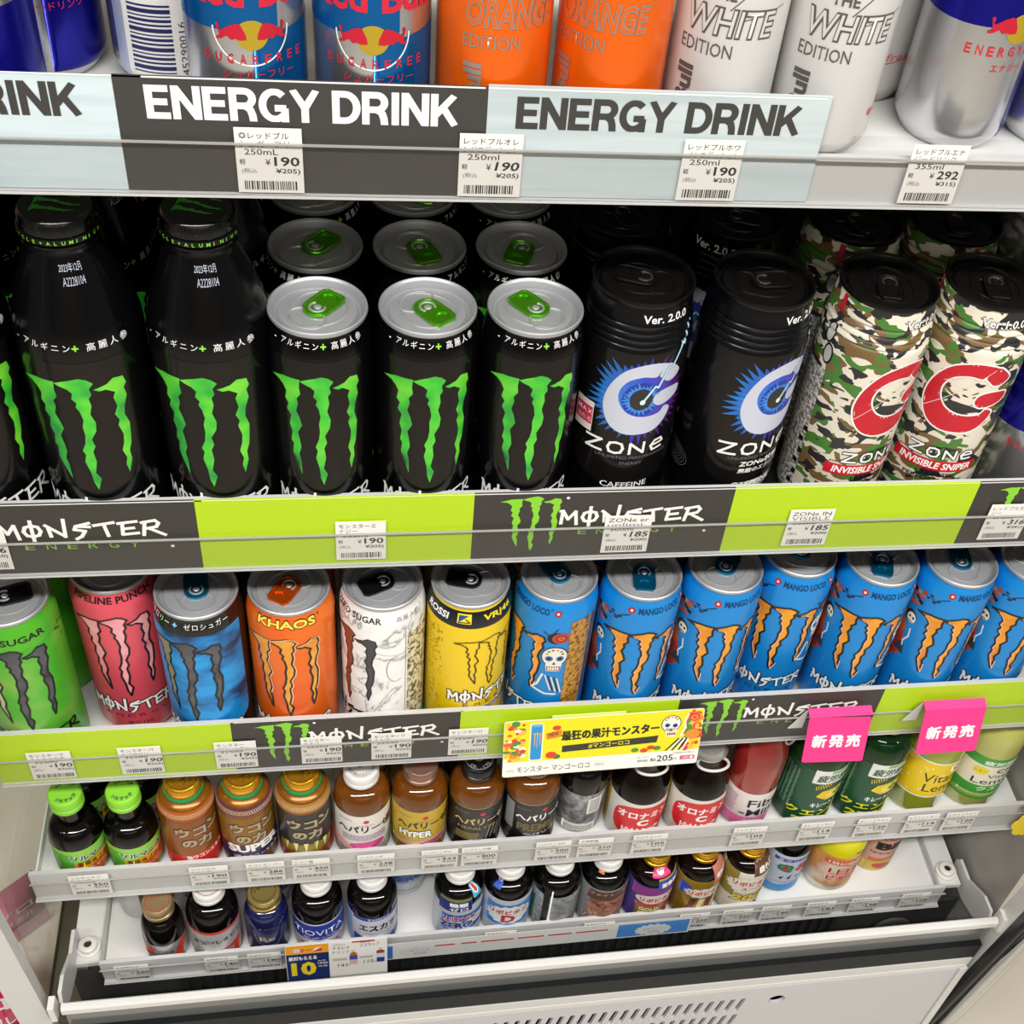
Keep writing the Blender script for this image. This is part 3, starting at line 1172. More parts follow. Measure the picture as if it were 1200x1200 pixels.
def make_bottle(name, label, x, y, z, r, h, hs, rn, hn, glass, capm, cap_r, cap_h, art=None, key=None, phi=0.0, ringm=None, group=None, cap_art=None, cat='bottle', cap_style='screw', dome=True):
    t = thing(name, label, cat, x, y, z, radians(phi), group)
    prof = bottle_profile(r, h, hs, rn, hn, cap_h, dome)
    b = MB()
    b.lathe(prof, glass, 48)
    put('body', cached(('bot', r, h, hs, rn, hn, cap_h, glass.name), lambda: b.mesh('body')), t)

    def mk_cap():
        c = MB()
        z0, z1 = h - cap_h, h
        if cap_style == 'crown':
            c.lathe([(cap_r - 1, z0), (cap_r + 1.6, z0 + 0.5), (cap_r + 1.8, z0 + 2), (cap_r, z0 + 5), (cap_r - 0.6, z1 - 2.5), (cap_r - 2, z1 - 0.5), (0.01, z1)], capm, 40, cap1=False)
        else:
            c.lathe([(cap_r - 0.4, z0), (cap_r, z0 + 0.5), (cap_r, z0 + cap_h * 0.28), (cap_r - 0.6, z0 + cap_h * 0.31), (cap_r - 0.6, z0 + cap_h * 0.36), (cap_r, z0 + cap_h * 0.4), (cap_r, z1 - 2.2), (cap_r - 0.5, z1 - 0.9), (cap_r - 1.6, z1 - 0.1), (cap_r - 2.4, z1 - 0.3), (0.01, z1 - 0.3)], capm, 40, cap1=False)
        return c.mesh('cap')
    cp = put('cap', cached(('cap', cap_r, cap_h, h, capm.name, cap_style), mk_cap), t)
    if ringm:
        g = MB()
        z0 = h - cap_h
        g.lathe([(cap_r - 1.0, z0 - 5.6), (cap_r + 0.9, z0 - 5.2), (cap_r + 1.2, z0 - 3.0), (cap_r + 1.0, z0 - 0.6), (cap_r - 0.4, z0 - 0.1)], ringm, 40)
        g.build('cap_ring', t)
    if cap_art:
        a = Art()
        cap_art(a)
        put('cap_print', a.mesh_flat('cap_print', (0, 0, h - 0.25), (1, 0, 0), (0, 1, 0)), cp)
    if art:
        def mk():
            a = Art()
            art(a)
            return a.mesh_wrap('label_print', prof, rref=r, step=3.0)
        put('label_print', cached(('bprint', key or name + label), mk), t)
    return t


def band(a, r, v0, v1, m, l=0):
    w = pi * r * 0.98
    a.rect(-w, v0, w, v1, m, l)


def fineprint(a, u0, u1, v0, v1, m, l=2, seed=1, n=30):
    rnd = random.Random(seed)
    rows = max(1, int((v1 - v0) / 2.2))
    for r in range(rows):
        u = u0
        while u < u1 - 1:
            w = 0.8 + rnd.random() * 1.6
            a.rect(u, v0 + r * 2.2, min(u + w, u1), v0 + r * 2.2 + 1.1, m, l)
            u += w + 0.5


# ---------------------------------------------------------------- ROOM
m = MB()
FLOORM = mat_noise('floor_vinyl', [(0.35, '#c6bdae'), (0.65, '#d3ccbf')], 3, 4, rough=0.3)
m.box(-3000, 3500, -4200, 900, -1120, -1100, FLOORM)
m.world('floor', kind='structure')
m = MB()
m.box(-3000, 3500, -4200, 900, 1600, 1620, mat('#cfcac0', 0.8))
m.world('ceiling', kind='structure')
m = MB()
m.box(-3000, 3500, 880, 900, -1100, 1600, mat('#b9b2a4', 0.7))
m.world('wall_back', kind='structure')
m = MB()
wallm = mat('#b3aa99', 0.6)
darkm = mat('#2c2a28', 0.5)
m.box(-3000, 3500, -4220, -4200, -1100, 1600, wallm)
for k in range(9):
    m.box(-2900 + k * 700, -2560 + k * 700, -4200, -4190, -900, 900, darkm)  # unseen dark panels on the opposite wall, added for reflections in the cans
m.world('wall_front', kind='structure')

# ---------------------------------------------------------------- REFRIGERATED CASE
X0, X1 = -187.0, 650.0
cooler = thing('display_cooler', 'white open-front refrigerated display case holding every drink shelf', 'refrigerator', 230, 0, -1100)
cw = Vector((230, 0, -1100))


def cpart(mb, name, label=None):
    o = mb.build(name, cooler, label=label)
    o.location = -cw * S
    return o


INNER = mat_noise('inner_steel', [(0.35, '#8d8a83'), (0.65, '#a5a29b')], 9, 3, rough=0.35)
m = MB()
m.box(-205, 668, 395, 410, -1060, 420, mat('#1d1c1b', 0.7))  # near-black colour stands in for the shaded, filled depth behind the drinks
cpart(m, 'back_panel')
m = MB()
m.box(656.2, 657, -62, 395, -1060, 420, INNER)
cpart(m, 'side_panel')
m = MB()
m.box(-206, -203, -60, 395, -800, 420, mat_clear('side_glass', '#f2f2ee', 0.12, 0.08))
cpart(m, 'glass_panel', 'clear glass end panel')
m = MB()
m.box(-203, 656, -20, 395, -1060, -820, mat('#3a3936', 0.5))
cpart(m, 'well_floor')
# slotted upright for the brackets inside each end
for xx in (640, -198):
    m = MB()
    m.box(xx, xx + 14, 340, 394, -1050, 410, mat('#8f9694', 0.4))
    cpart(m, 'upright')
# end posts: the front edge leans back a little towards the floor


def post(x0, x1, y_top, z_top, y_bot, z_bot, d, mt, name):
    def yy(z):
        return y_top + (y_bot - y_top) * (z_top - z) / (z_top - z_bot)
    poly = [(yy(430), 430), (yy(430) + d, 430), (yy(-1060) + d, -1060), (yy(-1060), -1060)]
    b = MB()
    b.prism_x(poly, x0, x1, mt)
    return cpart(b, name)


post(-230, -205, -81, -497, -64, -739, 12, WHITE_METAL, 'end_post')
post(657, 678, -87, -595, -52, -994, 18, WHITE_METAL, 'end_post')
post(657.5, 676, -94, -595, -59, -994, 6.5, mat('#2b2c2e', 0.35), 'post_gasket')
m = MB()
m.tube([(668, -110, -520), (668, -73, -948)], 7.5, mat('#b9b8b4', 0.12, 1.0), 20)
m.lathe([(13, -1000), (13, -975), (10, -972), (10, -950), (12, -948), (12, -940)], mat('#77756f', 0.3, 1.0), 24, 668, -73)
cpart(m, 'chrome_rail')

# front guard: white bumper bar, glossy clear guard, black seal, kick panel with slots
tilt = 0.0095


def zt(x, z):
    return z + (x + 190) * tilt


m = MB()
bar = [(-75.5, -671), (-74, -673), (-70, -673), (-68.5, -671), (-68.5, -663), (-70, -661.5), (-73.5, -661.5), (-75.5, -664)]
n = len(bar)
for xa, xb in ((-190, 652),):
    vs = [(xa, a, zt(xa, b)) for a, b in bar] + [(xb, a, zt(xb, b)) for a, b in bar]
    m.add(vs, [(i, (i + 1) % n, n + (i + 1) % n, n + i) for i in range(n)] + [tuple(range(n)), tuple(range(2 * n - 1, n - 1, -1))], mat('#dddcd8', 0.3))
cpart(m, 'bumper_bar')
for xa in (-199, 653):
    m = MB()
    m.prism([(-78, zt(xa, -654)), (-66, zt(xa, -654)), (-64, zt(xa, -677)), (-78, zt(xa, -677))], xa, xa + 5, mat('#dddcd8', 0.3), 'x')
    cpart(m, 'bar_end_cap')


def slab(x0, x1, y0, y1, za, zb, mt, name, label=None):
    b = MB()
    vs = [(x, y, zt(x, z)) for x in (x0, x1) for y in (y0, y1) for z in (za, zb)]
    b.add(vs, [(0, 1, 3, 2), (4, 6, 7, 5), (0, 4, 5, 1), (2, 3, 7, 6), (0, 2, 6, 4), (1, 5, 7, 3)], mt)
    return cpart(b, name, label)


slab(-190, 652, -70, -66, -706, -672, mat('#6a6a69', 0.09, 0.0), 'front_guard', 'glossy smoked guard panel')
slab(-190, 650, -76, -64, -731, -706, mat('#101214', 0.5, spec=0.2), 'rubber_seal')
slab(-190, 648, -77, -64, -744, -731.5, mat('#cfcecb', 0.3, 0.1), 'trim_strip', 'pale metal trim strip')
slab(-190, 646, -77.5, -64, -752, -744.5, WHITE_METAL, 'panel_lip')
# kick panel with real slots and one oval hole
outer = [(-190, -1080), (642, -1080), (642, -746), (-190, -752)]
holes = []
for row, (zt0, zb0) in enumerate(((-772.5, -801), (-808.5, -837), (-844.5, -873))):
    for k in range(36):
        xs = 424 - row * 1.5 - k * 10.6
        h_ = [(xs - 4.0, zb0 + 1.5), (xs - 2.4, zb0), (xs - 0.2, zb0), (xs + 0.9, zb0 + 1.5), (xs + 5.0, zt0 - 1.5), (xs + 4.0, zt0), (xs + 1.6, zt0), (xs + 0.2, zt0 - 1.5)]
        holes.append([(a - 2, b + (a + 190) * tilt * 0.6) for a, b in h_])
holes.append([(460 + 8.5 * cos(-2 * pi * k / 20), -783 + 4.6 + 8.5 * sin(-2 * pi * k / 20)) for k in range(20)])
loops = [[Vector((a, b, 0)) for a, b in outer]] + [[Vector((a, b, 0)) for a, b in reversed(h)] for h in holes]
flat = [p for lp in loops for p in lp]
tri = tessellate_polygon(loops)
m = MB()
KICK = mat('#c4c3c6', 0.38, name='kick_enamel')
nv = len(flat)
vs = [(p.x, -76, p.y) for p in flat] + [(p.x, -72.5, p.y) for p in flat]
fs = [tuple(t) for t in tri]
base = 0
for lp in loops:
    k = len(lp)
    fs += [(base + i, base + (i + 1) % k, nv + base + (i + 1) % k, nv + base + i) for i in range(k)]
    base += k
m.add(vs, fs, KICK)
cpart(m, 'kick_panel')
m = MB()
m.box(-190, 642, -60, -55, -1080, -752, mat('#121212', 0.7))
cpart(m, 'kick_backing')
slab(642.5, 650, -78, -64, -1085, -752, WHITE_METAL, 'panel_edge')

# return-air grille between the lowest shelf and the guard
m = MB()
m.box(-196, 650, -20, -16, -800, -712, mat('#2a2a29', 0.6))
gp = cpart(m, 'air_grille')
m = MB()
m.box(-2.1, 2.1, -5, 0, -44, 44, mat('#1d1d1c', 0.6))
ribm = m.mesh('rib')
for k in range(58):
    o = put('rib', ribm, gp, Vector((-100 + k * 10.9, -20, -757)) * S)
m = MB()
m.box(-203, 656, -54, -20, -822, -800, mat('#4a4945', 0.5))
cpart(m, 'well_sill')
m = MB()
m.lathe([(20, 0), (20, 3), (17, 3.2), (16.5, 0.5)], mat('#3f3f3c', 0.5), 32)
o = m.build('grommet', cooler)
o.location = (Vector((588, -24, -752)) - cw) * S
o.rotation_euler = (radians(90), 0, 0)

# white bracket plates and roller knobs carrying the lowest tray
for xx, sgn in ((-193, 1), (652, -1)):
    m = MB()
    m.prism([(-66, -669), (-60, -690), (-26, -703), (8, -703), (8, -682), (4, -676), (-18, -676), (-46, -658), (-62, -657)], xx, xx + 3 * sgn, WHITE_METAL, 'x')
    cpart(m, 'bracket')

# ---------------------------------------------------------------- SHELVES
CLEAR = mat_clear('clear_lip', '#fafafa', 0.05, 0.06)
CLEARDIM = mat_clear('clear_lip_front', '#f8f8f8', 0.03, 0.12)
EDGE = mat('#9c9b97', 0.3, name='lip_edge')
DECK = mat('#dcdbd8', 0.38, name='deck_white')
RAILG = mat('#c2c1bf', 0.35, name='rail_grey')


def shelf(label, deck, top, lip, bot, x0=X0, x1=X1, y1=385, railm=None, lip_top=None, deckm=None):
    t = thing('shelf', label, 'shelf', (x0 + x1) / 2, 0, deck)
    c = Vector(((x0 + x1) / 2, 0, deck))

    def p(mb, n, lb=None):
        o = mb.build(n, t, label=lb)
        o.location = -c * S
        return o
    b = MB()
    b.box(x0, x1, -26, y1, deck - 4, deck, deckm or DECK)
    p(b, 'deck')
    b = MB()
    b.box(x0, x1, -30.5, -27, bot, top, railm or RAILG)
    b.box(x0, x1, -35, -27, bot - 1.2, bot, railm or RAILG)
    p(b, 'price_rail')
    b = MB()
    b.box(x0, x1, -34.6, -33.8, bot, lip, CLEARDIM)
    p(b, 'clear_lip', 'clear plastic price rail cover')
    b = MB()
    b.box(x0, x1, -35.0, -33.6, lip, lip + 0.7, EDGE)
    p(b, 'lip_edge')
    if lip_top:
        b = MB()
        b.box(x0, x1, -26.8, -26, deck, lip_top, CLEAR)
        p(b, 'stop_lip', 'low clear front stop')
    return t


shelf('top white shelf of the case, carrying slim silver, orange and white cans', 108, 112, 113, 87, lip_top=121.5)
shelf('second white shelf, carrying black, dark and camouflage cans', -157, -116, -144.5, -171.5, deckm=mat('#232323', 0.5, name='dark_deck'))
shelf('third white shelf, carrying lime, pink, orange, yellow and sky-blue cans', -384, -334, -361, -388.5)
s4 = shelf('fourth white shelf, carrying small bottles with green, gold and white caps', -541, -519, -528, -553, x0=-195, x1=652)
s5 = shelf('lowest white tray, carrying dark tonic bottles above the air grille', -694, -670, -676, -700, x0=-166, x1=618)
s5.rotation_euler = (0, radians(-0.9), 0)
# wider tray floor, side channels and roller knobs of the lowest shelf
c5 = Vector((226, 0, -694))
for xa, xb in ((-194, -166.5), (618.5, 645)):
    b = MB()
    b.box(xa, xb, -18, 385, -697, -691.5, DECK)
    o = b.build('side_channel', s5)
    o.location = -c5 * S
    xg = xb - 3 if xa < 0 else xa
    b = MB()
    b.box(xg, xg + 3, -18, 385, -691.4, -688, mat('#a9a8a6', 0.4))
    o = b.build('channel_groove', s5)
    o.location = -c5 * S
for xx in (-181, 634):
    b = MB()
    b.lathe([(10.5, 0), (10.5, 2.5), (9, 3.4), (8.2, 3.4), (8.0, 7), (6.5, 8), (3.6, 8), (3.2, 4.5), (0.01, 4.5)], mat('#e3e0d8', 0.35), 32, cap1=False)
    o = b.build('roller_knob', s5)
    o.location = (Vector((xx, -3, -691.5)) - c5) * S
    b = MB()
    b.lathe([(3.0, 0), (3.0, 2.0), (0.01, 2.0)], mat('#5a5a58', 0.3, 0.8), 16, cap1=False)
    o2 = b.build('screw', o)
    o2.location = (0, 0, 4.4 * S)
for xx in (-172, 606):
    b = MB()
    b.box(xx, xx + 6, -24, 384, -540.9, -539, mat('#b4b3b0', 0.4))
    o = b.build('deck_groove', s4)
    o.location = -Vector((226, 0, -541)) * S
b = MB()
b.box(-195.5, -194, -26, 384, -541, -530, DECK)
o = b.build('side_flange', s4)
o.location = -Vector((226, 0, -541)) * S

# ---------------------------------------------------------------- SHELF STRIPS WITH LETTERING
LIME = mat('#b4d40c', 0.42, name='lime_card')
CHAR = mat('#34312d', 0.45, name='charcoal_card')
CHAR2 = mat('#3d3b39', 0.45, name='charcoal_card_top')
PALE = mat_noise('pale_streak', [(0.35, '#bccdd3'), (0.5, '#cfdde1'), (0.65, '#c3d3d8')], 30, 4, rough=0.5, stretch=(0.15, 1, 2.5))
PALE2 = mat_noise('pale_streak_grey', [(0.35, '#b2bfc2'), (0.5, '#c6d0d2'), (0.65, '#bcc8ca')], 30, 4, rough=0.5, stretch=(0.15, 1, 2.5))


def strip(label, x0, x1, z0, z1, mt, art=None, group=None, wedge=0.0):
    b = MB()
    b.prism([(x0, z0), (x1, z0), (x1, z1), (x0, z1)], -32.0, -31.0, mt, 'y')
    o = b.world('shelf_strip', label=label, cat='shelf strip', group=group)
    if art:
        a = Art()
        art(a)
        put('lettering', a.mesh_flat('lettering', (x0, -32.0, z0), (1, 0, 0), (0, 0, 1)), o)
    return o


def arc(cx, cy, rx, ry, a0, a1, n=10):
    return [(cx + rx * cos(radians(a0 + (a1 - a0) * k / n)), cy + ry * sin(radians(a0 + (a1 - a0) * k / n))) for k in range(n + 1)]


GROT = {  # heavy grotesque capitals: (width, strokes), cell height 1, stroke 0.2
    'E': (0.62, [[(0.1, 0.0), (0.1, 1.0)], [(0.1, 0.9), (0.6, 0.9)], [(0.1, 0.51), (0.56, 0.51)], [(0.1, 0.1), (0.61, 0.1)]]),
    'N': (0.74, [[(0.1, 0.0), (0.1, 1.0)], [(0.64, 0.0), (0.64, 1.0)], [(0.12, 0.93), (0.62, 0.07)]]),
    'R': (0.72, [[(0.1, 0.0), (0.1, 1.0)], [(0.1, 0.9), (0.4, 0.9)] + arc(0.4, 0.68, 0.2, 0.22, 90, -90) + [(0.1, 0.46)], [(0.4, 0.46), (0.53, 0.36), (0.58, 0.2), (0.6, 0.0)]]),
    'G': (0.78, [arc(0.4, 0.5, 0.31, 0.41, 48, 310, 20), [(0.4, 0.42), (0.7, 0.42)], [(0.66, 0.42), (0.66, 0.0)]]),
    'Y': (0.72, [[(0.06, 1.0), (0.36, 0.44)], [(0.66, 1.0), (0.36, 0.44)], [(0.36, 0.48), (0.36, 0.0)]]),
    'D': (0.74, [[(0.1, 0.0), (0.1, 1.0)], [(0.1, 0.9), (0.34, 0.9)] + arc(0.34, 0.5, 0.31, 0.4, 90, -90, 14) + [(0.1, 0.1)]]),
    'I': (0.24, [[(0.12, 0.0), (0.12, 1.0)]]),
    'K': (0.74, [[(0.1, 0.0), (0.1, 1.0)], [(0.14, 0.36), (0.62, 0.97)], [(0.32, 0.6), (0.66, 0.03)]]),
    ' ': (0.26, []),
}


def grot(a, t, x0, x1, v, h, m, l=1):
    tot = sum(GROT[c][0] + 0.045 for c in t) - 0.045
    k = (x1 - x0) / tot
    x = x0
    for i, c in enumerate(t):
        w, sts = GROT[c]
        for j, st in enumerate(sts):
            for q in range(len(st) - 1):
                p0, p1 = Vector(st[q]), Vector(st[q + 1])
                d = p1 - p0
                if d.length < 1e-6:
                    continue
                d.normalize()
                n = Vector((-d.y, d.x)) * 0.1
                e = d * (0.02 if len(st) > 2 else 0.0)
                a.add([(x + k * z.x, v + h * min(max(z.y, 0.0), 1.0)) for z in (p0 - e + n, p0 - e - n, p1 + e - n, p1 + e + n)], [(0, 1, 2, 3)], m, l + 0.02 * ((j * 11 + q * 5) % 40))
        x += k * (w + 0.045)


def energy_drink(m, x0, x1, v=36, h=16):
    def f(a):
        grot(a, 'ENERGY DRINK', x0, x1, v, h, m, 1)
        a.rect(0, 55.2, 162, 56.0, WINK, 1)
    return f


strip('pale blue strip cut by the picture edge, ending in dark letters INK', -187, -37.4, 87.5, 142.5, PALE, energy_drink(CHAR2, 2, 135), 'top shelf strips')
strip('charcoal strip with white ENERGY DRINK lettering on the top shelf', -37.2, 126, 87.5, 143.5, CHAR2, energy_drink(WINK, 12.5, 150), 'top shelf strips')
strip('pale grey strip with charcoal ENERGY DRINK lettering on the top shelf', 126.2, 290.6, 87.5, 144.5, PALE2, energy_drink(CHAR2, 13.5, 151.5), 'top shelf strips')

GREENINK = mat_gradx('strip_claw', [(0.0, '#6fc02a'), (0.5, '#a6e03c'), (1.0, '#5fae20')], -20, 800, 0.4)
EN_G = mat('#93c83a', 0.5)


def monster_strip(dx):
    def f(a):
        claws_box(a, 15.5 + dx, 53.5 + dx, 6, 54, mat('#86d02c', 0.45), 1)
        spiky(a, 52.5 + dx, 145 + dx, 30, 42, WINK, 2, 2.2)
        for i, c in enumerate('ENERGY'):
            a.text(c, 66 + dx + i * 11.6, 66 + dx + i * 11.6 + 5.4, 20, 4.8, EN_G, 2, 0.0)
        a.ell(148 + dx, 20, 1.1, 1.1, WINK, 2, 10)
        a.ell(57 + dx, 52, 1.1, 1.1, WINK, 2, 10)
        a.rect(0, 56.2, 162, 57, WINK, 1)
    return f


def lime_strip(a):
    a.rect(0, 56.2, 162, 57, mat('#dfeeb0', 0.5), 1)


B2, B3 = -171.4, -388.5
strip('charcoal strip with spiky white lettering under the two black bottles', -187, -29.5, B2, B2 + 57, CHAR, monster_strip(-6), 'second shelf strips')
strip('plain lime strip under the three silver-lidded black cans', -29.3, 132.6, B2, B2 + 57, LIME, lime_strip, 'second shelf strips')
strip('charcoal strip with green claws and white lettering under the dark blue-eyed cans', 132.8, 294.8, B2, B2 + 57, CHAR, monster_strip(0), 'second shelf strips')
strip('plain lime strip under the camouflage cans', 295, 458.6, B2, B2 + 57, LIME, lime_strip, 'second shelf strips')
strip('charcoal strip with green claws at the far end of the second shelf', 458.8, 620, B2, B2 + 57, CHAR, monster_strip(0), 'second shelf strips')
strip('plain lime strip under the bright green and pink cans', -187, -27.3, B3, B3 + 55, LIME, lime_strip, 'third shelf strips')
strip('charcoal strip with green claws and white lettering under the orange can', -27.1, 133.2, B3, B3 + 55.5, CHAR, monster_strip(0), 'third shelf strips')
strip('plain lime strip behind the yellow promotional card', 133.4, 295.8, B3, B3 + 55.5, LIME, lime_strip, 'third shelf strips')
strip('charcoal strip with lettering partly behind the first pink card', 296, 457.2, B3, B3 + 55.5, CHAR, monster_strip(0), 'third shelf strips')
strip('plain lime strip behind the second pink card', 457.4, 620, B3, B3 + 55.5, LIME, lime_strip, 'third shelf strips')

# ---------------------------------------------------------------- PRICE TAGS


def price_tag(label, x, zb, name1, name2, vol, price, tax, h=33.0, w=30.0, y=-33.1, ital=False, group=None, lean=0.0):
    b = MB()
    b.prism([(x - w / 2, zb), (x + w / 2, zb), (x + w / 2, zb + h), (x - w / 2, zb + h)], y - 0.3, y, WPAPER, 'y')
    o = b.world('price_tag', label=label, cat='price tag', group=group)
    a = Art()
    k = h / 33.0
    if name1:
        a.text(name1, 2, min(28, 2 + 3.7 * len(name1)), 27.6 * k, 3.4 * k, INK, 1)
    if name2:
        a.text(name2, 2, min(28, 2 + 3.7 * len(name2)), 23.4 * k, 3.4 * k, GREYINK, 1)
    a.text(vol, 4, 19, 19.6 * k, 3.0 * k, INK, 1)
    a.text('軽', 1.5, 4.2, 14.6 * k, 2.8 * k, INK, 1)
    a.text('¥', 13, 15.4, 14.4 * k, 3.2 * k, INK, 1)
    a.text(price, 17, 28.5, 14.0 * k, 4.8 * k, INK, 1, 0.02, 0.18 if ital else 0.0)
    a.text('(税込', 2.2, 9, 9.8 * k, 2.9 * k, GREYINK, 1)
    a.text('¥' + tax + ')', 17.5, 28.6, 9.6 * k, 3.2 * k, INK, 1, 0.012, 0.18 if ital else 0.0)
    rnd = random.Random(price + name1 + str(x))
    u = 3.0
    while u < 27:
        ww = rnd.choice((0.35, 0.5, 0.8))
        a.rect(u, 1.6 * k, u + ww, 6.2 * k, INK, 1)
        u += ww + rnd.choice((0.35, 0.5, 0.7))
    put('print', a.mesh_flat('print', (x - w / 2, y - 0.3, zb), (1, 0, 0), (0, 0, 1), 0.06, 0.03), o)
    return o


G1, G2, G3, G4, G5 = ['price tags on the ' + s for s in ('top shelf', 'second shelf', 'third shelf', 'fourth shelf', 'lowest tray')]
price_tag('price tag reading 190 on the white-lettered charcoal strip', 27, 88, '◎レッドブル', 'シュガーフリ', '250mL', '190', '205', group=G1)
price_tag('price tag reading 190 in slanted figures below the first orange can', 129, 88, 'レッドブルオレ', 'ンジエディション', '250ml', '190', '205', ital=True, group=G1)
price_tag('price tag reading 190 below the first white can', 237, 88, 'レッドブルホワ', 'イトエディション', '250ml', '190', '205', group=G1)
price_tag('price tag reading 292 on the bare shelf edge', 354, 88.6, 'レッドブルエナ', 'ジードリンク', '355ml', '292', '315', group=G1)
price_tag('price tag ending in 6, cut by the picture edge', -151, -166, 'モンスター', 'エナジーM', '473ml', '296', '320', group=G2)
price_tag('price tag reading 190 on the lime strip of the second shelf', 65, -167, 'モンスターエ', 'ナジー', '355ml', '190', '205', group=G2)
price_tag('price tag reading 185 on the charcoal strip with claws', 230, -168, 'ZONe er', 'unlimi', '500ml', '185', '200', ital=True, group=G2)
price_tag('price tag reading 185 on the lime strip under the camouflage cans', 350, -167, 'ZONe IN', 'VISIBLE', '500ml', '185', '200', ital=True, group=G2)
price_tag('price tag reading 316 at the far end of the second shelf', 488, -167, 'レッドブルエナ', 'ジー', '473ml', '316', '341', ital=True, group=G2)
for xx, where, nm1, nm2, it in ((-151, 'below the bright green can', 'モンスターウ', 'ルトラパラダ', 0), (-91, 'in slanted figures below the pink can', 'モンスターパ', 'イプライン', 1), (-26, 'where lime meets charcoal below the blue and black can', 'モンスター', 'ゼロシュガー', 0), (34, 'below the orange can on the third shelf', 'モンスター', 'カオス', 0), (84, 'below the white swirl can', 'モンスターウ', 'ルトラ', 0), (140, 'in slanted figures below the yellow can', 'モンスターロ', 'ッシ', 1)):
    price_tag('price tag reading 190 ' + where, xx, -384.5, nm1, nm2, '355ml', '190', '205', h=32, w=29, ital=bool(it), group=G3)
T4 = [(-151, '350', '378', 'below the first lime-capped bottle', 'ソルマックプ'), (-60, '190', '205', 'below the plain orange-gold bottle', 'ウコンの力'), (-16, '286', '308', 'below the gold bottle with a purple collar', 'ウコンスーパー'), (20, '450', '486', 'below the gold bottle with the black label', 'ウコン極'), (72, '238', '257', 'below the white-labelled amber bottle', 'ヘパリーゼ'), (124, '333', '360', 'below the yellow-labelled amber bottle', 'ヘパリーゼH'), (157, '800', '864', 'below the black-capped amber bottle', 'ヘパリーゼ極'), (219, '500', '540', 'below the silver-backed bottle', 'ヘパリーゼP'), (255, '210', '226', 'in slanted figures beside the first red-labelled bottle', '大塚製薬'), (302, '105', '113', 'below the first red-labelled bottle', 'オロナミンC'), (390, '105', '113', 'below the red drink bottle', 'ファイブミニ'), (451, '114', '123', 'below the first dark green bottle', 'キレートレモン'), (503, '120', '129', 'below the second dark green bottle', 'キレートクエン'), (549, '114', '123', 'below the yellow-labelled lemon bottle', 'ビタミンレモン'), (586, '120', '129', 'below the last lemon bottle on the fourth shelf', 'ビタミンクエン')]
for xx, p, t, where, nm in T4:
    price_tag('price tag reading %s %s' % (p, where), xx, -549.5, nm, 'ドリンク', '100ml', p, t, h=29, w=30, ital=(p == '210'), group=G4)
T5 = [(-140, '220', '237', 'below the small gold-capped bottle'), (-64, '140', '151', 'below the larger red and silver bottle'), (-27, '180', '194', 'below the navy bottle'), (184, '130', '140', 'below the second white-capped tonic bottle'), (276, '198', '213', 'below the bottle with the tanned face print'), (367, '250', '270', 'below the gold and blue bottle'), (409, '250', '270', 'below the bottle marked 2000'), (447, '140', '151', 'below the bottle marked Q8'), (492, '181', '195', 'below the yellow bottle'), (536, '138', '149', 'below the peach bottle'), (588, '128', '138', 'beyond the peach bottle at the tray end')]
for xx, p, t, where in T5:
    price_tag('price tag reading %s %s' % (p, where), xx, -705 + (xx + 166) * 0.0157, '医薬部外品', 'ドリンク', '100ml', p, t, h=27, w=29, group=G5)

# ---------------------------------------------------------------- CARDS


def card(name, label, cat, corners, art, base, thick=0.5, group=None, r=2.0, back=None):
    """corners: origin (lower left), ux vector, uy vector in mm, size"""
    o0, ux, uy, w, h = corners
    o0, ux, uy = Vector(o0), Vector(ux).normalized(), Vector(uy).normalized()
    nrm = ux.cross(uy)
    p = []
    for cx, cy, a0 in ((w - r, r, -90), (w - r, h - r, 0), (r, h - r, 90), (r, r, 180)):
        for k in range(4):
            t = radians(a0 + 30 * k)
            p.append((cx + r * cos(t), cy + r * sin(t)))
    b = MB()
    n = len(p)
    vs = [o0 + ux * x + uy * y for x, y in p] + [o0 + ux * x + uy * y - nrm * thick for x, y in p]
    b.add(vs, [tuple(range(n)), tuple(range(2 * n - 1, n - 1, -1))] + [(i, (i + 1) % n, n + (i + 1) % n, n + i) for i in range(n)], base)
    if back:
        back(b)
    o = b.world(name, label=label, cat=cat, group=group)
    a = Art()
    art(a)
    put('print', a.mesh_flat('print', o0, ux, uy, 0.08, 0.05), o)
    return o


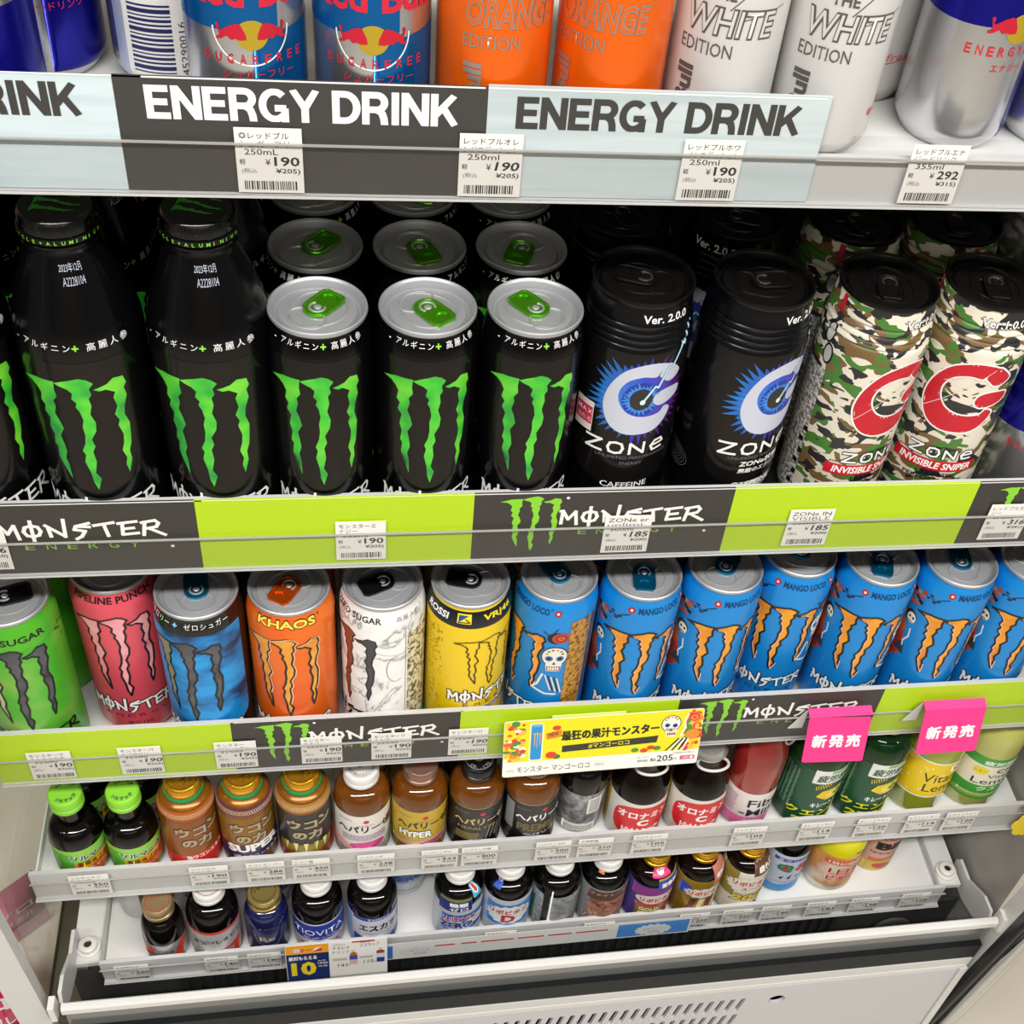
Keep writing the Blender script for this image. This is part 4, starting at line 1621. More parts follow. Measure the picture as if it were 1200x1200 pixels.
def art_pop(a):
    ylw = mat('#e6dc1a', 0.5)
    a.rrect(0.4, 15, 149.6, 55.6, 2, ylw, 0)
    a.rrect(0.4, 0.4, 149.6, 15, 1.5, WPAPER, 0)
    rnd = random.Random(2)
    cols = [mat(c, 0.5) for c in ('#d8402c', '#e88a2c', '#f0b84a', '#4c8a3a', '#e05a3a', '#f5e8d8')]
    for k in range(46):
        a.ell(2 + rnd.random() * 13, 16 + rnd.random() * 38, 1.2 + rnd.random() * 2.2, 1.2 + rnd.random() * 1.8, cols[k % 6], 1 + k * 0.02, 9)
    for k in range(46):
        a.ell(138 + rnd.random() * 10.5, 17 + rnd.random() * 37, 1.2 + rnd.random() * 2.6, 1.2 + rnd.random() * 2.2, cols[k % 5], 1 + k * 0.02, 9)
    a.ell(143, 48, 4.2, 3.8, cols[0], 3)
    a.ring(143, 48, 2.6, 2.3, 0.7, cols[2], 4, 16)
    a.ell(143, 31, 5.5, 5, cols[1], 3)
    # small blue can picture
    a.rrect(19, 15.5, 29.5, 53, 1.5, mat('#f4f0b0', 0.5), 1)
    a.rrect(20.2, 16.5, 28.4, 52, 1.5, mat('#2a8fce', 0.5), 2)
    a.rect(20.8, 49.5, 27.8, 52, mat('#6fb0d8', 0.5), 3)
    claws_box(a, 21.2, 27.6, 28, 44, mat('#e9a83a', 0.5), 3)
    # NEW banner
    a.poly([(31, 42), (43, 45), (43, 38), (32, 36)], mat('#d9822c', 0.5), 2)
    a.text('NEW', 33.5, 41, 38.5, 4, mat('#7a1c14', 0.5), 3, 0.02, 0, 0.15)
    a.ell(39, 47, 3.2, 2.4, cols[0], 3)
    a.ell(36, 20, 4.2, 3.4, cols[0], 2)
    a.ell(40, 18, 3, 2.4, mat('#3c7a34', 0.5), 1.6)
    a.text('最狂の果汁モンスター', 43, 117, 33.5, 10, INK, 3, 0.05, 0, 0.02)
    a.poly([(44, 22), (116, 25), (117, 32), (110, 31.5), (44, 28.5)], mat('#33322e', 0.5), 2)
    a.text('#マンゴーロコ', 64, 95, 24.2, 5, mat('#e6dc1a', 0.5), 3, 0.02, 0, 0.03)
    for q, c in (((100, 18.5), 3), ((112, 20), 0), ((107, 17.5), 0), ((117, 19), 3)):
        a.ell(q[0], q[1], 3, 2.2, cols[c], 2)
    # painted skull, striped sleeve
    bone = mat('#efe9dc', 0.5)
    for k in range(6):
        a.poly([(123 + k * 2.6, 15.5), (124.4 + k * 2.6, 15.5), (134 + k * 1.5, 27), (132.8 + k * 1.5, 28)], [INK, bone][k % 2], 2 + k * 0.05)
    a.ell(125.6, 43, 7.6, 8.4, INK, 3)
    a.ell(125.6, 43, 7.0, 7.8, bone, 3.6)
    a.poly([(121.4, 39), (130.6, 38), (130, 29.5), (123, 30.5)], bone, 3.6)
    for q in ((122.8, 41.6), (128.8, 41)):
        a.ell(q[0], q[1], 2.0, 2.0, mat('#3a3f96', 0.5), 4.4, 14)
        a.ell(q[0], q[1], 0.9, 0.9, INK, 5, 10)
    a.poly([(126, 38.5), (124.9, 36), (127, 36)], INK, 4.4)
    for k in range(5):
        a.rect(123.4 + k * 1.35, 31.4, 124.4 + k * 1.35, 34, mat('#7a3f3a', 0.5), 4.4)
    for k in range(5):
        t = pi * (k + 0.5) / 5
        a.ell(125.6 + 4.5 * cos(t), 46 + 3.4 * sin(t), 0.9, 0.8, [cols[0], cols[3], cols[1]][k % 3], 4.4, 8)
    a.line([(134, 30), (137, 38), (136, 44), (138, 52)], 1.6, bone, 3)
    a.text('アサヒ', 3, 9, 5, 2.4, GREYINK, 2)
    a.text('モンスター マンゴーロコ', 11, 66, 4, 6.2, INK, 2, 0.005)
    a.text('355ml', 70, 77, 5.5, 2.4, GREYINK, 2)
    a.text('ローソン', 103, 111, 9, 2.2, GREYINK, 2)
    a.text('標準価格', 103, 111, 5.4, 2.4, INK, 2)
    a.text('税込', 113, 117.4, 5.2, 3.4, INK, 2, 0.02)
    a.text('205', 118, 130.5, 4.6, 6.4, INK, 2, 0.01)
    a.text('円', 131, 133.4, 5, 2.4, INK, 2)
    a.rrect(136, 5, 147.5, 9, 0.8, mat('#d6408a', 0.5), 2)
    a.text('~4/25', 137.2, 143, 6, 2, WINK, 3, 0.02)
    a.ell(145, 7, 1.4, 1.4, WINK, 3, 10)
    a.text('※価格は税込', 130, 147, 11.6, 1.6, GREYINK, 2)


def pop_back(b):
    b.prism([(200, -352), (255, -351), (255, -338), (200, -339)], -36.5, -35.2, mat('#d9e27a', 0.4), 'y')


card('promo_card', 'yellow promotional card with painted skull and small blue can, 205 yen', 'sign', ((165.5, -48, -397), (1, 0.0, 0.027), (-0.01, 0.2, 0.98), 150, 56), art_pop, WPAPER, back=pop_back)


def art_new(a):
    PK = mat('#ec2f80', 0.45)
    for i, c in enumerate('新発売'):
        a.text(c, 5.5 + i * 14, 17.5 + i * 14, 14.5, 12.5, WINK, 1, 0.05)


PINK = mat('#e83584', 0.45, name='pink_card')
for xx, zz, nm in ((398, -392, 'first pink card, on charcoal, with three bold white characters'), (491.5, -390.5, 'second pink card, on lime, with three bold white characters')):
    def fold(b, xx=xx, zz=zz):
        b.prism([(-42.6, zz + 42), (-35.6, zz + 44.5), (-35.6, zz + 43.7), (-42.4, zz + 41.2)], xx, xx + 51, PINK, 'x')
        b.prism([(xx - 11, zz + 20), (xx + 1, zz + 20), (xx + 1, zz + 42), (xx - 0.5, zz + 42)], -35.9, -35.4, mat('#c9c7c2', 0.4), 'y')
    card('promo_card', nm, 'sign', ((xx, -54.5, zz), (1, 0, -0.06 if xx < 450 else 0), (0, 0.275, 0.961), 51, 43.5), art_new, PINK, group='pink new-product cards', back=fold)


def art_ten(a):
    nv = mat('#1d2f66', 0.5)
    og = mat('#f0a52c', 0.5)
    a.rect(0.5, 0, 37.5, 51, nv, 0)
    a.rect(0.5, 51, 37.5, 65.5, og, 0)
    a.rect(7, 54, 16, 60, mat('#d9d4c8', 0.5), 1)
    a.rect(13, 54, 16, 60, mat('#d8684a', 0.5), 2)
    a.text('その場で', 17, 22.5, 56, 2.4, INK, 1)
    a.poly([(23.5, 54), (32, 54), (31.5, 60.5), (26, 60)], WPAPER, 1)
    a.poly([(23.5, 54), (32, 54), (31.5, 60)], mat('#d23a2c', 0.5), 2)
    a.text('絶対もらえる', 2.5, 27, 40.5, 7, WINK, 1, 0.03)
    yl = mat('#f5d62c', 0.5)
    a.text('10', 4, 26, 14, 23, yl, 1, 0.045)
    a.text('4/19', 27.5, 34, 36, 2.6, WINK, 1)
    a.text('14:00', 27.5, 36, 31.5, 3.4, WINK, 1, 0.01)
    a.text('先着', 27.5, 36, 26.5, 3, WINK, 1)
    a.text('指定医薬部外品', 41, 52, 60, 1.8, INK, 1)
    a.text('チオビタ', 41, 55.5, 53, 5, INK, 1)
    a.text('ドリンク', 41, 55.5, 46, 5, INK, 1)
    a.rect(41, 34, 53, 38, mat('#bdb8ac', 0.5), 1)
    a.text('141', 45, 53, 23, 5.5, INK, 1)
    a.text('円', 53.4, 55.4, 23, 2.4, INK, 1)
    for u, top, mid, low in ((55.5, '#b86a1c', '#4a50a0', '#d8b4b4'), (79.5, '#a8481c', '#d8dce8', '#2c3f86')):
        a.rrect(u, 26, u + 7, 46, 0.8, mat(low, 0.5), 1)
        a.rect(u, 34, u + 7, 41, mat(mid, 0.5), 2)
        a.poly([(u, 41), (u + 7, 41), (u + 5, 47), (u + 2, 47)], mat(top, 0.5), 2)
        a.rect(u + 2, 47, u + 5, 51, mat('#d8c8b0', 0.5), 2)
    a.text('エスカップ', 65, 82, 55, 5, INK, 1)
    a.text('指定医薬部外品', 65, 74, 61, 1.8, INK, 1)
    a.rect(64, 35, 76, 38.5, mat('#bdb8ac', 0.5), 1)
    a.text('110', 68, 76.5, 26, 5.5, INK, 1)
    a.text('円', 77, 79, 26, 2.4, INK, 1)
    a.rect(58, 62.5, 78, 65, mat('#c0402c', 0.5), 1)


card('promo_card', 'navy and orange campaign card with a big yellow 10, on the lowest tray', 'sign', ((-8, -42.5, -722), (1, 0, 0.012), (0, 0.06, 1), 89, 66), art_ten, WPAPER, r=1)


def art_sticker(a):
    rd = mat('#c4402e', 0.5)
    for u, w in ((62, 18), (86, 14), (104, 30), (138, 24), (166, 22), (192, 30)):
        a.rect(u, 18, u + w, 20.5, rd, 1)
    a.rect(0, 2, 24, 26, mat('#3d78c4', 0.5), 1)
    a.rect(232, 2, 300, 26, mat('#4a86cc', 0.5), 1)
    for u in (48, 266):
        for k in range(14):
            t = 2 * pi * k / 14
            a.ell(u + 15 * cos(t), 12 + 8.5 * sin(t), 2.8, 2.4, mat('#d5d4d0', 0.5), 2, 8)
        a.ell(u, 12, 15, 8.5, mat('#d5d4d0', 0.5), 2.4)
        a.text('ポイント' if u < 100 else '30ポイント', u - 9, u + 9, 12, 3.6, GREYINK, 3)
        a.text('250', u - 5, u + 6, 6.5, 3.4, GREYINK, 3)


card('rail_strip', 'white promotional strip with red dashes and blue ends on the lowest tray', 'shelf strip', ((62, -36.2, -703.5), (1, 0, 0.0157), (0, 0, 1), 302, 30), art_sticker, mat('#dad9d4', 0.5), thick=0.3, r=0.5)

# yellow cloud-shaped card at the end of the fourth shelf
b = MB()
pts = []
for k in range(60):
    t = 2 * pi * k / 60
    rr = 15 + 2.6 * abs(sin(3.5 * t))
    pts.append((656 + rr * cos(t), -543 + rr * 1.15 * sin(t)))
b.prism(pts, -37.5, -36.6, mat('#f2d63a', 0.5), 'y')
b.world('shaped_card', label='yellow cloud-shaped card clipped at the end of the fourth shelf', cat='sign')
b = MB()
b.tube([(642, -36, -515), (648, -38, -508), (655, -38, -512), (657, -36, -522)], 2.2, mat_clear('clip_clear', '#d8d8d4', 0.25, 0.1), 8)
b.tube([(640, -34, -518), (646, -37, -521), (652, -37, -519)], 2.0, mat_clear('clip_clear', '#d8d8d4', 0.25, 0.1), 8)
b.world('card_clip', label='clear plastic clip beside the yellow cloud-shaped card', cat='clip')

# ---------------------------------------------------------------- TOP SHELF CANS (250 ml slim)
SILV = mat('#c9cacd', 0.24, 0.9, name='bright_silver')
BLUEMET = mat('#14128e', 0.2, 0.6)
D1 = 108
GT = 'slim cans on the top shelf'
ORG = mat('#f0650a', 0.3, 0.25, name='orange_can')
WHT = mat('#cbc9c6', 0.34, name='white_can')
OS = mat('#b0a49c', 0.3, 0.6)
WS = mat('#56504c', 0.4)
slim = dict(r=26.5, h=135, rl=25.5, group=GT)
ed_o = art_edition('ORANGE', None, ORG, OS)
ed_w = art_edition('WHITE', None, WHT, WS)
make_can('slim_can', 'blue and silver slim can cut by the picture edge, showing red RINK', -97, -3, D1, body=SILV, art=art_classic, phi=-28, **slim)
make_can('slim_can', 'blue and silver slim can set back beside the cut-off one', -78, 51, D1, body=SILV, art=art_classic, phi=12, **slim)
make_can('slim_can', 'silver slim can turned to show its barcode', -21, 45, D1, body=SILV, art=art_backside, phi=-2, **slim)
make_can('slim_can', 'first light-blue sugar-free slim can, beside the barcode can', 18.8, -3, D1, body=SILV, art=art_sugarfree, phi=9, **slim)
make_can('slim_can', 'second light-blue sugar-free slim can, beside the orange one', 75, -3, D1, body=SILV, art=art_sugarfree, phi=-1, **slim)
make_can('slim_can', 'first orange slim can, beside the sugar-free one', 130.5, -3, D1, body=ORG, art=ed_o, phi=4, **slim)
make_can('slim_can', 'second orange slim can, beside the white one', 186.5, -3, D1, body=ORG, art=ed_o, phi=-34, **slim)
make_can('slim_can', 'first white slim can, beside the orange one', 241.5, -3, D1, body=WHT, art=ed_w, phi=-24, **slim)
make_can('slim_can', 'second white slim can, beside the tall silver one', 296, -3, D1, body=WHT, art=ed_w, phi=-17, **slim)
make_can('slim_can', 'white slim can standing behind the second white one', 338, 56, D1, body=WHT, art=ed_w, phi=-70, **slim)
tall = dict(r=29, h=157, rl=27, group='taller cans at the top shelf end')
make_can('tall_can', 'tall silver and blue can above the 292 tag', 374, 10, D1, body=SILV, art=art_tall, phi=-8, **tall)
make_can('tall_can', 'tall blue can at the end of the top shelf', 434, 12, D1, body=SILV, art=art_tall, phi=-75, **tall)
make_can('tall_can', 'tall blue and silver can behind the last two', 405, 66, D1, body=BLUEMET, art=art_tall, phi=-60, **tall)

# ---------------------------------------------------------------- SECOND SHELF
D2 = -157
TABG = mat('#5fb51c', 0.22, 0.75, name='green_tab')
LIDD = ALU
GB = 'black cans with green claws'
ROWX = [44.8, 104.1, 163.7]
FR = [(0.3, 141, 'first front black can with green claws, beside the black bottle'), (3.7, 38, 'middle front black can with green claws'), (1.9, 218, 'third front black can with green claws, beside the dark blue-eyed can')]
BK = [(-60, 142, 'black can directly behind the first front black can'), (80, 22, 'black can directly behind the middle front black can'), (-4, -22, 'black can directly behind the third front black can')]
T3 = [(30, 130, 'rearmost black can in line with the first front one'), (90, 60, 'rearmost black can in line with the middle front one'), (10, 190, 'rearmost black can in line with the third front one')]
for yy, lst in ((0, FR), (58.6, BK), (117.4, T3)):
    for xx, (ph, ta, lb) in zip(ROWX, lst):
        make_can('energy_can', lb, xx - yy * 0.02, yy, D2, 29, 157, 27, BLK_CAN, 'black', art_black, ph, ALU, TABG, ta, group=GB)

# black aluminium bottles
BPROF = [(26, 0), (29, 2), (32, 7), (33, 11), (33, 144), (32.6, 149), (31.2, 156), (28.4, 166), (24.6, 177), (21.0, 186), (18.4, 192), (17.6, 195)]


def black_bottle(label, x, y, phi, group='black aluminium bottles'):
    t = thing('aluminium_bottle', label, 'bottle', x, y, D2, radians(phi), group)

    def mkb():
        b = MB()
        b.lathe(BPROF + [(17.6, 195.4), (18.8, 196.4), (18.0, 197.6), (17.8, 198), (19.0, 199), (19.0, 200.2), (17.8, 200.8), (17.8, 202)], BLK_CAN, 56)
        return b.mesh('body')
    put('body', cached('bb', mkb), t)

    def mkr():
        b = MB()
        b.lathe([(18.4, 201.6), (19.8, 202.2), (19.8, 205.2), (19.2, 205.6)], BLK_CAN, 48)
        return b.mesh('cap_ring')
    put('cap_ring', cached('bbr', mkr), t)

    def mkc():
        b = MB()
        capm = mat('#131313', 0.18, 0.4, coat=0.4)
        b.lathe([(18.9, 205.8), (19.3, 206.4), (18.9, 211.6), (18.2, 213.4), (17.2, 214.2), (16.4, 214.0), (0.01, 214.0)], capm, 48, cap1=False)
        return b.mesh('cap')
    c = put('cap', cached('bbc', mkc), t)
    kn = cached('bbk', lambda: (lambda b: (b.lathe([(0.9, 0), (0.7, 0.5), (0.01, 0.6)], mat('#131313', 0.18, 0.4, coat=0.4), 8, cap1=False), b.mesh('dimple'))[1])(MB()))
    for k in range(14):
        a = 2 * pi * k / 14
        o = put('dimple', kn, c, Vector((18.9 * cos(a), 18.9 * sin(a), 209.4)) * S)
        o.rotation_euler = (radians(90), 0, a + pi / 2)

    def mkp():
        a = Art()
        chars(a, 'RECYCLE+ALUMINIUM', -30, 3.5, 202.9, 2.0, LIMEINK, 2, 0.02)
        me = a.mesh_wrap('ring_print', [(19.8, 200), (19.8, 215)], rref=19.8)
        return me
    put('ring_print', cached('bbp', mkp), t)

    def mkt():
        a = Art()
        g = mat('#1f6a1c', 0.4)
        claws_box(a, -11, 11, -13, 11, mat('#2f9a24', 0.4), 1)
        return a.mesh_flat('cap_print', (0, 0, 214.0), (0.2, 1, 0), (-1, 0.2, 0))
    put('cap_print', cached('bbt', mkt), c)

    def mkl():
        a = Art()
        art_bottle_black(a)
        return a.mesh_wrap('label_print', BPROF, rref=33)
    put('label_print', cached('bbl', mkl), t)
    return t


black_bottle('first black aluminium bottle with green claws, nearest the picture edge', -80, 4, -3)
black_bottle('second black aluminium bottle with green claws, beside the black cans', -12.5, 4, -11)
black_bottle('black aluminium bottle standing behind the first one', -80, 71, 40)
black_bottle('black aluminium bottle standing behind the second one', -13, 71, 75)
black_bottle('black aluminium bottle cut by the picture edge', -148, 6, 20)

for k_, (xx, yy, pp) in enumerate(((-148, 73, 60), (-80, 138, 15), (-13, 138, 100), (-148, 140, 120))):
    black_bottle('black aluminium bottle %s' % ['behind the cut-off one', 'third in line behind the first one', 'third in line behind the second one', 'third in line behind the cut-off one'][k_], xx, yy, pp)

# dark cans with an eye emblem
BLK_LID = mat('#1a1817', 0.25, 0.6, name='black_lid')
ZB = mat('#08080b', 0.22, 0.0, name='dark_can', spec=0.35)
GZ = 'dark cans with a pale eye emblem'
zc = dict(r=33, h=168, rl=30, beads=True, lid=BLK_LID, tab=BLK_LID)
make_can('tall_energy_can', 'first dark can with blue-violet eye emblem, pink sticker on its side', 226.6, 14.8, D2, body=ZB, print_key='zone', art=art_zone, phi=2, tabang=250, group=GZ, **zc)
make_can('tall_energy_can', 'second dark can with blue-violet eye emblem, beside the camouflage cans', 297.5, 12.5, D2, body=ZB, print_key='zone2', art=art_zone2, phi=24, tabang=95, group=GZ, **zc)
make_can('tall_energy_can', 'dark can behind the first blue-eyed can', 226, 82, D2, body=ZB, print_key='zone', art=art_zone, phi=80, tabang=20, group=GZ, **zc)
make_can('tall_energy_can', 'dark can behind the second blue-eyed can', 297, 80, D2, body=ZB, print_key='zone', art=art_zone, phi=-55, tabang=70, group=GZ, **zc)
CAMO = mat_camo('camouflage')
GC = 'camouflage cans'
make_can('tall_energy_can', 'camouflage can with half-hidden red emblem, beside the dark cans', 373.3, 10.5, D2, body=CAMO, print_key='camo', art=art_camo, phi=17, tabang=-12, group=GC, **zc)
make_can('tall_energy_can', 'camouflage can with full red emblem, at the row end', 440.5, 11.5, D2, body=CAMO, print_key='camo', art=art_camo, phi=-20, tabang=-10, group=GC, **zc)
make_can('tall_energy_can', 'camouflage can behind the half-hidden emblem one', 373, 78, D2, body=CAMO, print_key='camo', art=art_camo, phi=60, tabang=30, group=GC, **zc)
make_can('tall_energy_can', 'camouflage can behind the full red emblem one', 440, 79, D2, body=CAMO, print_key='camo', art=art_camo, phi=100, tabang=0, group=GC, **zc)
bz = dict(r=33, h=175, rl=30)
make_can('tall_energy_can', 'blue and silver can at the end of the second shelf', 508.5, 14, D2, body=SILV, print_key='tall33', art=art_tall, phi=-30, group='blue and silver cans at the second shelf end', **bz)
make_can('tall_energy_can', 'blue and silver can behind the last one of the second shelf', 508.5, 82, D2, body=SILV, print_key='tall33', art=art_tall, phi=20, group='blue and silver cans at the second shelf end', **bz)

# ---------------------------------------------------------------- THIRD SHELF
D3 = -384
GR3 = 'coloured cans on the third shelf'
mid = dict(r=29, h=157, rl=27)
BTAB = mat('#17181a', 0.2, 0.5, name='black_tab')
UTAB = mat('#0f6f96', 0.2, 0.75, name='blue_tab')
OTAB = mat('#dc5a12', 0.22, 0.7, name='orange_tab')
PTAB = mat('#b01a54', 0.22, 0.7, name='pink_tab')
YTAB = BTAB
GREENB = mat('#57bb2a', 0.3, 0.2, name='green_can')
PINKB = mat('#e05262', 0.3, 0.15, name='pink_can')
BLUEB = mat('#111214', 0.14, 0.2, name='black_blue_can', coat=0.4)
ORB = mat_noise('orange_energy', [(0.35, '#ea5f12'), (0.65, '#f07a20')], 18, 2, rough=0.3, metal=0.15)
WHB = mat('#e8e6e3', 0.35, name='white_energy')
YEB = mat('#ecc80c', 0.3, name='yellow_energy')
MGB = mat('#1289d6', 0.3, 0.15, name='mango_blue')
make_can('energy_can', 'bright green can with dark grey claws, cut by the picture edge', -159.5, 2, D3, body=GREENB, art=art_green, phi=5, tab=BTAB, tabang=108, group=GR3, **mid)
make_can('energy_can', 'bright green can set behind the cut-off green one', -160, 61.5, D3, body=GREENB, art=art_green, phi=-30, tab=BTAB, tabang=40, group=GR3, **mid)
make_can('energy_can', 'pink can with pale claws, pushed back from the shelf edge', -97.5, 27, D3, body=PINKB, art=art_pink, phi=4.5, tab=PTAB, tabang=170, group=GR3, **mid)
make_can('energy_can', 'black and bright blue can with grey claws', -41.5, 2, D3, body=BLUEB, art=art_blue, phi=-15.5, tab=UTAB, tabang=186, group=GR3, **mid)
make_can('energy_can', 'orange can with amber claws', 17.8, 2.4, D3, body=ORB, art=art_orange, phi=-6.5, tab=OTAB, tabang=-32, group=GR3, **mid)
make_can('energy_can', 'white swirl-printed can with brown and grey claws', 79.3, 3.4, D3, body=WHB, art=art_white, phi=-55, tab=BTAB, tabang=-66, group=GR3, **mid)
make_can('energy_can', 'yellow can with outlined claws and navy collar', 138.4, 2.4, D3, body=YEB, art=art_yellow, phi=31, tab=YTAB, tabang=255, group=GR3, **mid)
GM = 'sky-blue cans with orange claws'
mang = dict(body=MGB, print_key='mango', art=art_mango, tab=UTAB, group=GM, **mid)
make_can('energy_can', 'sky-blue can turned to show a painted skull, beside the yellow can', 199.8, 4.5, D3, phi=-68, tabang=208, **mang)
make_can('energy_can', 'second sky-blue can from the yellow can, facing forward', 259.5, 3.1, D3, phi=3, tabang=-8, **mang)
make_can('energy_can', 'third sky-blue can from the yellow can', 319.3, 6.5, D3, phi=8, tabang=150, **mang)
make_can('energy_can', 'fourth sky-blue can from the yellow can, set back from its neighbours', 378.2, 19, D3, phi=-17, tabang=238, **mang)
make_can('energy_can', 'fifth sky-blue can from the yellow can', 437.4, 7.6, D3, phi=-10, tabang=-18, **mang)
make_can('energy_can', 'sixth sky-blue can from the yellow can', 497.2, 3.2, D3, phi=1, tabang=172, **mang)
make_can('energy_can', 'seventh sky-blue can, cut by the picture edge', 556.5, 3, D3, phi=1, tabang=40, **mang)
back3 = [(-97.5, 86, PINKB, art_pink, 'pink can behind the front pink one', PTAB, GR3), (-41.5, 61.5, BLUEB, art_blue, 'black and blue can behind the front one', UTAB, GR3), (17.8, 62, ORB, art_orange, 'orange can behind the front orange one', OTAB, GR3), (79.3, 63, WHB, art_white, 'white swirl can behind the front one', BTAB, GR3), (138.4, 62, YEB, art_yellow, 'yellow can behind the front yellow one', YTAB, GR3)]
for i, (xx, yy, bm_, ar, lb, tb, gg) in enumerate(back3):
    make_can('energy_can', lb, xx, yy, D3, body=bm_, art=ar, phi=-20 + 31 * i, tab=tb, tabang=40 * i, group=gg, **mid)
for i, (xx, yy) in enumerate(((199.8, 64), (259.5, 62.5), (319.3, 66), (378.2, 78.5), (437.4, 67), (497.2, 63), (556.5, 62.5))):
    make_can('energy_can', 'sky-blue can behind the %s one from the yellow can' % ['first', 'second', 'third', 'fourth', 'fifth', 'sixth', 'seventh'][i], xx, yy, D3, phi=-40 + 37 * i, tabang=50 * i, **mang)

# ---------------------------------------------------------------- FOURTH SHELF: SMALL BOTTLES
D4 = -541
G4B = 'small bottles on the fourth shelf'
GREENCAP = mat('#8bd436', 0.4, name='lime_cap')
GOLDCAP = mat('#d29a20', 0.25, 0.75, name='gold_cap')
WCAP = mat('#dddbd8', 0.4, name='white_cap')
BRCAP = mat('#8c6a5c', 0.3, 0.5, name='bronze_cap')
BKCAP = mat('#1a1a1b', 0.25, 0.3, name='black_cap')
SLCAP = mat('#c9c9c7', 0.25, 0.8, name='silver_cap')
YLCAP = mat('#e0c010', 0.3, 0.3, name='yellow_cap')
PALEGOLD = mat('#c7b06a', 0.25, 0.8, name='pale_gold_cap')
GREENRING = mat('#0f8a44', 0.3, name='green_ring')
RED = mat('#c3202a', 0.4)
DRED = mat('#d2472e', 0.4)
SILP = mat('#bdbdbf', 0.3, 0.6)


def arc_chars(a, t, R, a_mid, da, h, m, l=1, bold=0.02):
    n = len(t)
    for i, c in enumerate(t):
        ang = radians(a_mid - (i - (n - 1) / 2) * da) if a_mid > 0 else radians(a_mid + (i - (n - 1) / 2) * da)
        cjk = ord(c) > 0x2000
        vs, fs = text_tris(c, 0.0 if cjk else bold)
        k = h / (0.86 if cjk else 0.72)
        w = max((v[0] for v in vs), default=0) * k
        rot = ang - pi / 2 if a_mid > 0 else ang + pi / 2
        ox, oy = R * cos(ang), R * sin(ang)
        for dd in ((0, 0), (0.25, 0), (0, 0.25)) if cjk else ((0, 0),):
            a.add([(ox + (x * k - w / 2 + dd[0]) * cos(rot) - (y * k - h / 2 + dd[1]) * sin(rot), oy + (x * k - w / 2 + dd[0]) * sin(rot) + (y * k - h / 2 + dd[1]) * cos(rot)) for x, y in vs], fs, m, l + dd[0] + dd[1] * 2)


def cap_green(a):
    arc_chars(a, 'ソルマック', 8.0, -88, 24, 3.0, mat('#16303e', 0.4))
    arc_chars(a, 'ソルマック', 8.0, 88, 24, 3.0, mat('#16303e', 0.4))


def art_solmac(a):
    g = mat('#5fb835', 0.4)
    band(a, 20.7, 4, 42, mat('#8fd04a', 0.4))
    a.rect(-40, 4, -6, 36, g, 1)
    a.poly([(-6, 4), (22, 4), (36, 30), (36, 37), (-6, 22)], mat('#cf5a2a', 0.4), 2)
    a.poly([(0, 16), (24, 24), (24, 30), (0, 24)], mat('#e2b21c', 0.4), 3)
    a.outline('ソルマック', -8, 27, 28, 7, WINK, mat('#15204a', 0.4), 4, 0.7, 0.04)
    a.text('胃腸液プラス', -3, 26, 20, 5.5, mat('#4a2a10', 0.4), 5, 0.02)
    a.text('液キャベ', -3, 20, 12.5, 5.0, mat('#d8cca8', 0.4), 4, 0.02)
    a.poly([(6, 4), (30, 4), (34, 12), (24, 10)], mat('#3f9a2c', 0.4), 4)


BR4 = dict(r=20.6, h=95, hs=43, rn=9.6, hn=61, glass=BLACKGLASS, capm=GREENCAP, cap_r=12.6, cap_h=15, cap_art=cap_green)
make_bottle('tonic_bottle', 'first lime-capped dark bottle, at the fourth shelf end', -159.5, -4, D4, art=art_solmac, key='solmac', phi=12, group=G4B, **BR4)
make_bottle('tonic_bottle', 'second lime-capped dark bottle, beside the orange-gold one', -117.8, -5, D4, art=art_solmac, key='solmac', phi=0, group=G4B, **BR4)
make_bottle('tonic_bottle', 'lime-labelled dark bottle behind the first lime-capped one', -159, 38, D4, art=art_solmac, key='solmac', phi=40, group=G4B, **BR4)
make_bottle('tonic_bottle', 'lime-labelled dark bottle behind the second lime-capped one', -117, 37, D4, art=art_solmac, key='solmac', phi=-30, group=G4B, **BR4)


def cap_gold(a):
    ink = mat('#6a4408', 0.4)
    a.text('ウコン', -9, 1, -1, 6, ink, 1, 0.0, 0, radians(15))
    a.text('力', 0, 8, -8, 7, ink, 1, 0.0, 0, radians(25))
    a.ring(0, 0, 11.5, 11.5, 0.5, ink, 1)


def ukon(top, body, low, collar, extra):
    def f(a):
        band(a, 21.6, 3, 22, low)
        band(a, 21.6, 22, 75.5, body)
        band(a, 21.6, 78.5, 87, collar, 1)
        rnd = random.Random(4)
        for k in range(60):
            u = -60 + k * 2
            a.ring(u, 82.5, 1.0, 2.4, 0.4, mat('#d8b48a', 0.4), 2, 8)
        g = mat('#b3a283', 0.4, 0.2)
        d = mat('#3a1c0c', 0.4)
        for s_, u0, v in (('ウコ', -14, 55), ('ン', 11, 57), ('の力', -10, 40)):
            a.outline(s_, u0, u0 + (12 if s_ == 'ン' else 24), v, 12, d, g, 3, 1.0, 0.06)
        n0 = len(a.v)
        extra(a)
        shift(a, n0, 0, 7)
    return f


def ex_plain(a):
    a.poly([(-30, 3), (40, 3), (40, 28), (-30, 18)], mat('#cf2f2a', 0.4), 2)
    a.text('秋ウコンエキス', -8, 24, 15, 5.5, WINK, 4, 0.03, 0, radians(6))


def ex_super(a):
    nv = mat('#2f2440', 0.4)
    a.poly([(-28, 6), (34, 14), (34, 34), (-28, 28)], nv, 3)
    a.text('SUPER', -18, 27, 19, 11, WINK, 6, 0.05, 0, radians(5))
    a.text('3種のウコンエキス', -14, 25, 10.5, 5, mat('#d8c8e0', 0.4), 6, 0.02, 0, radians(4))


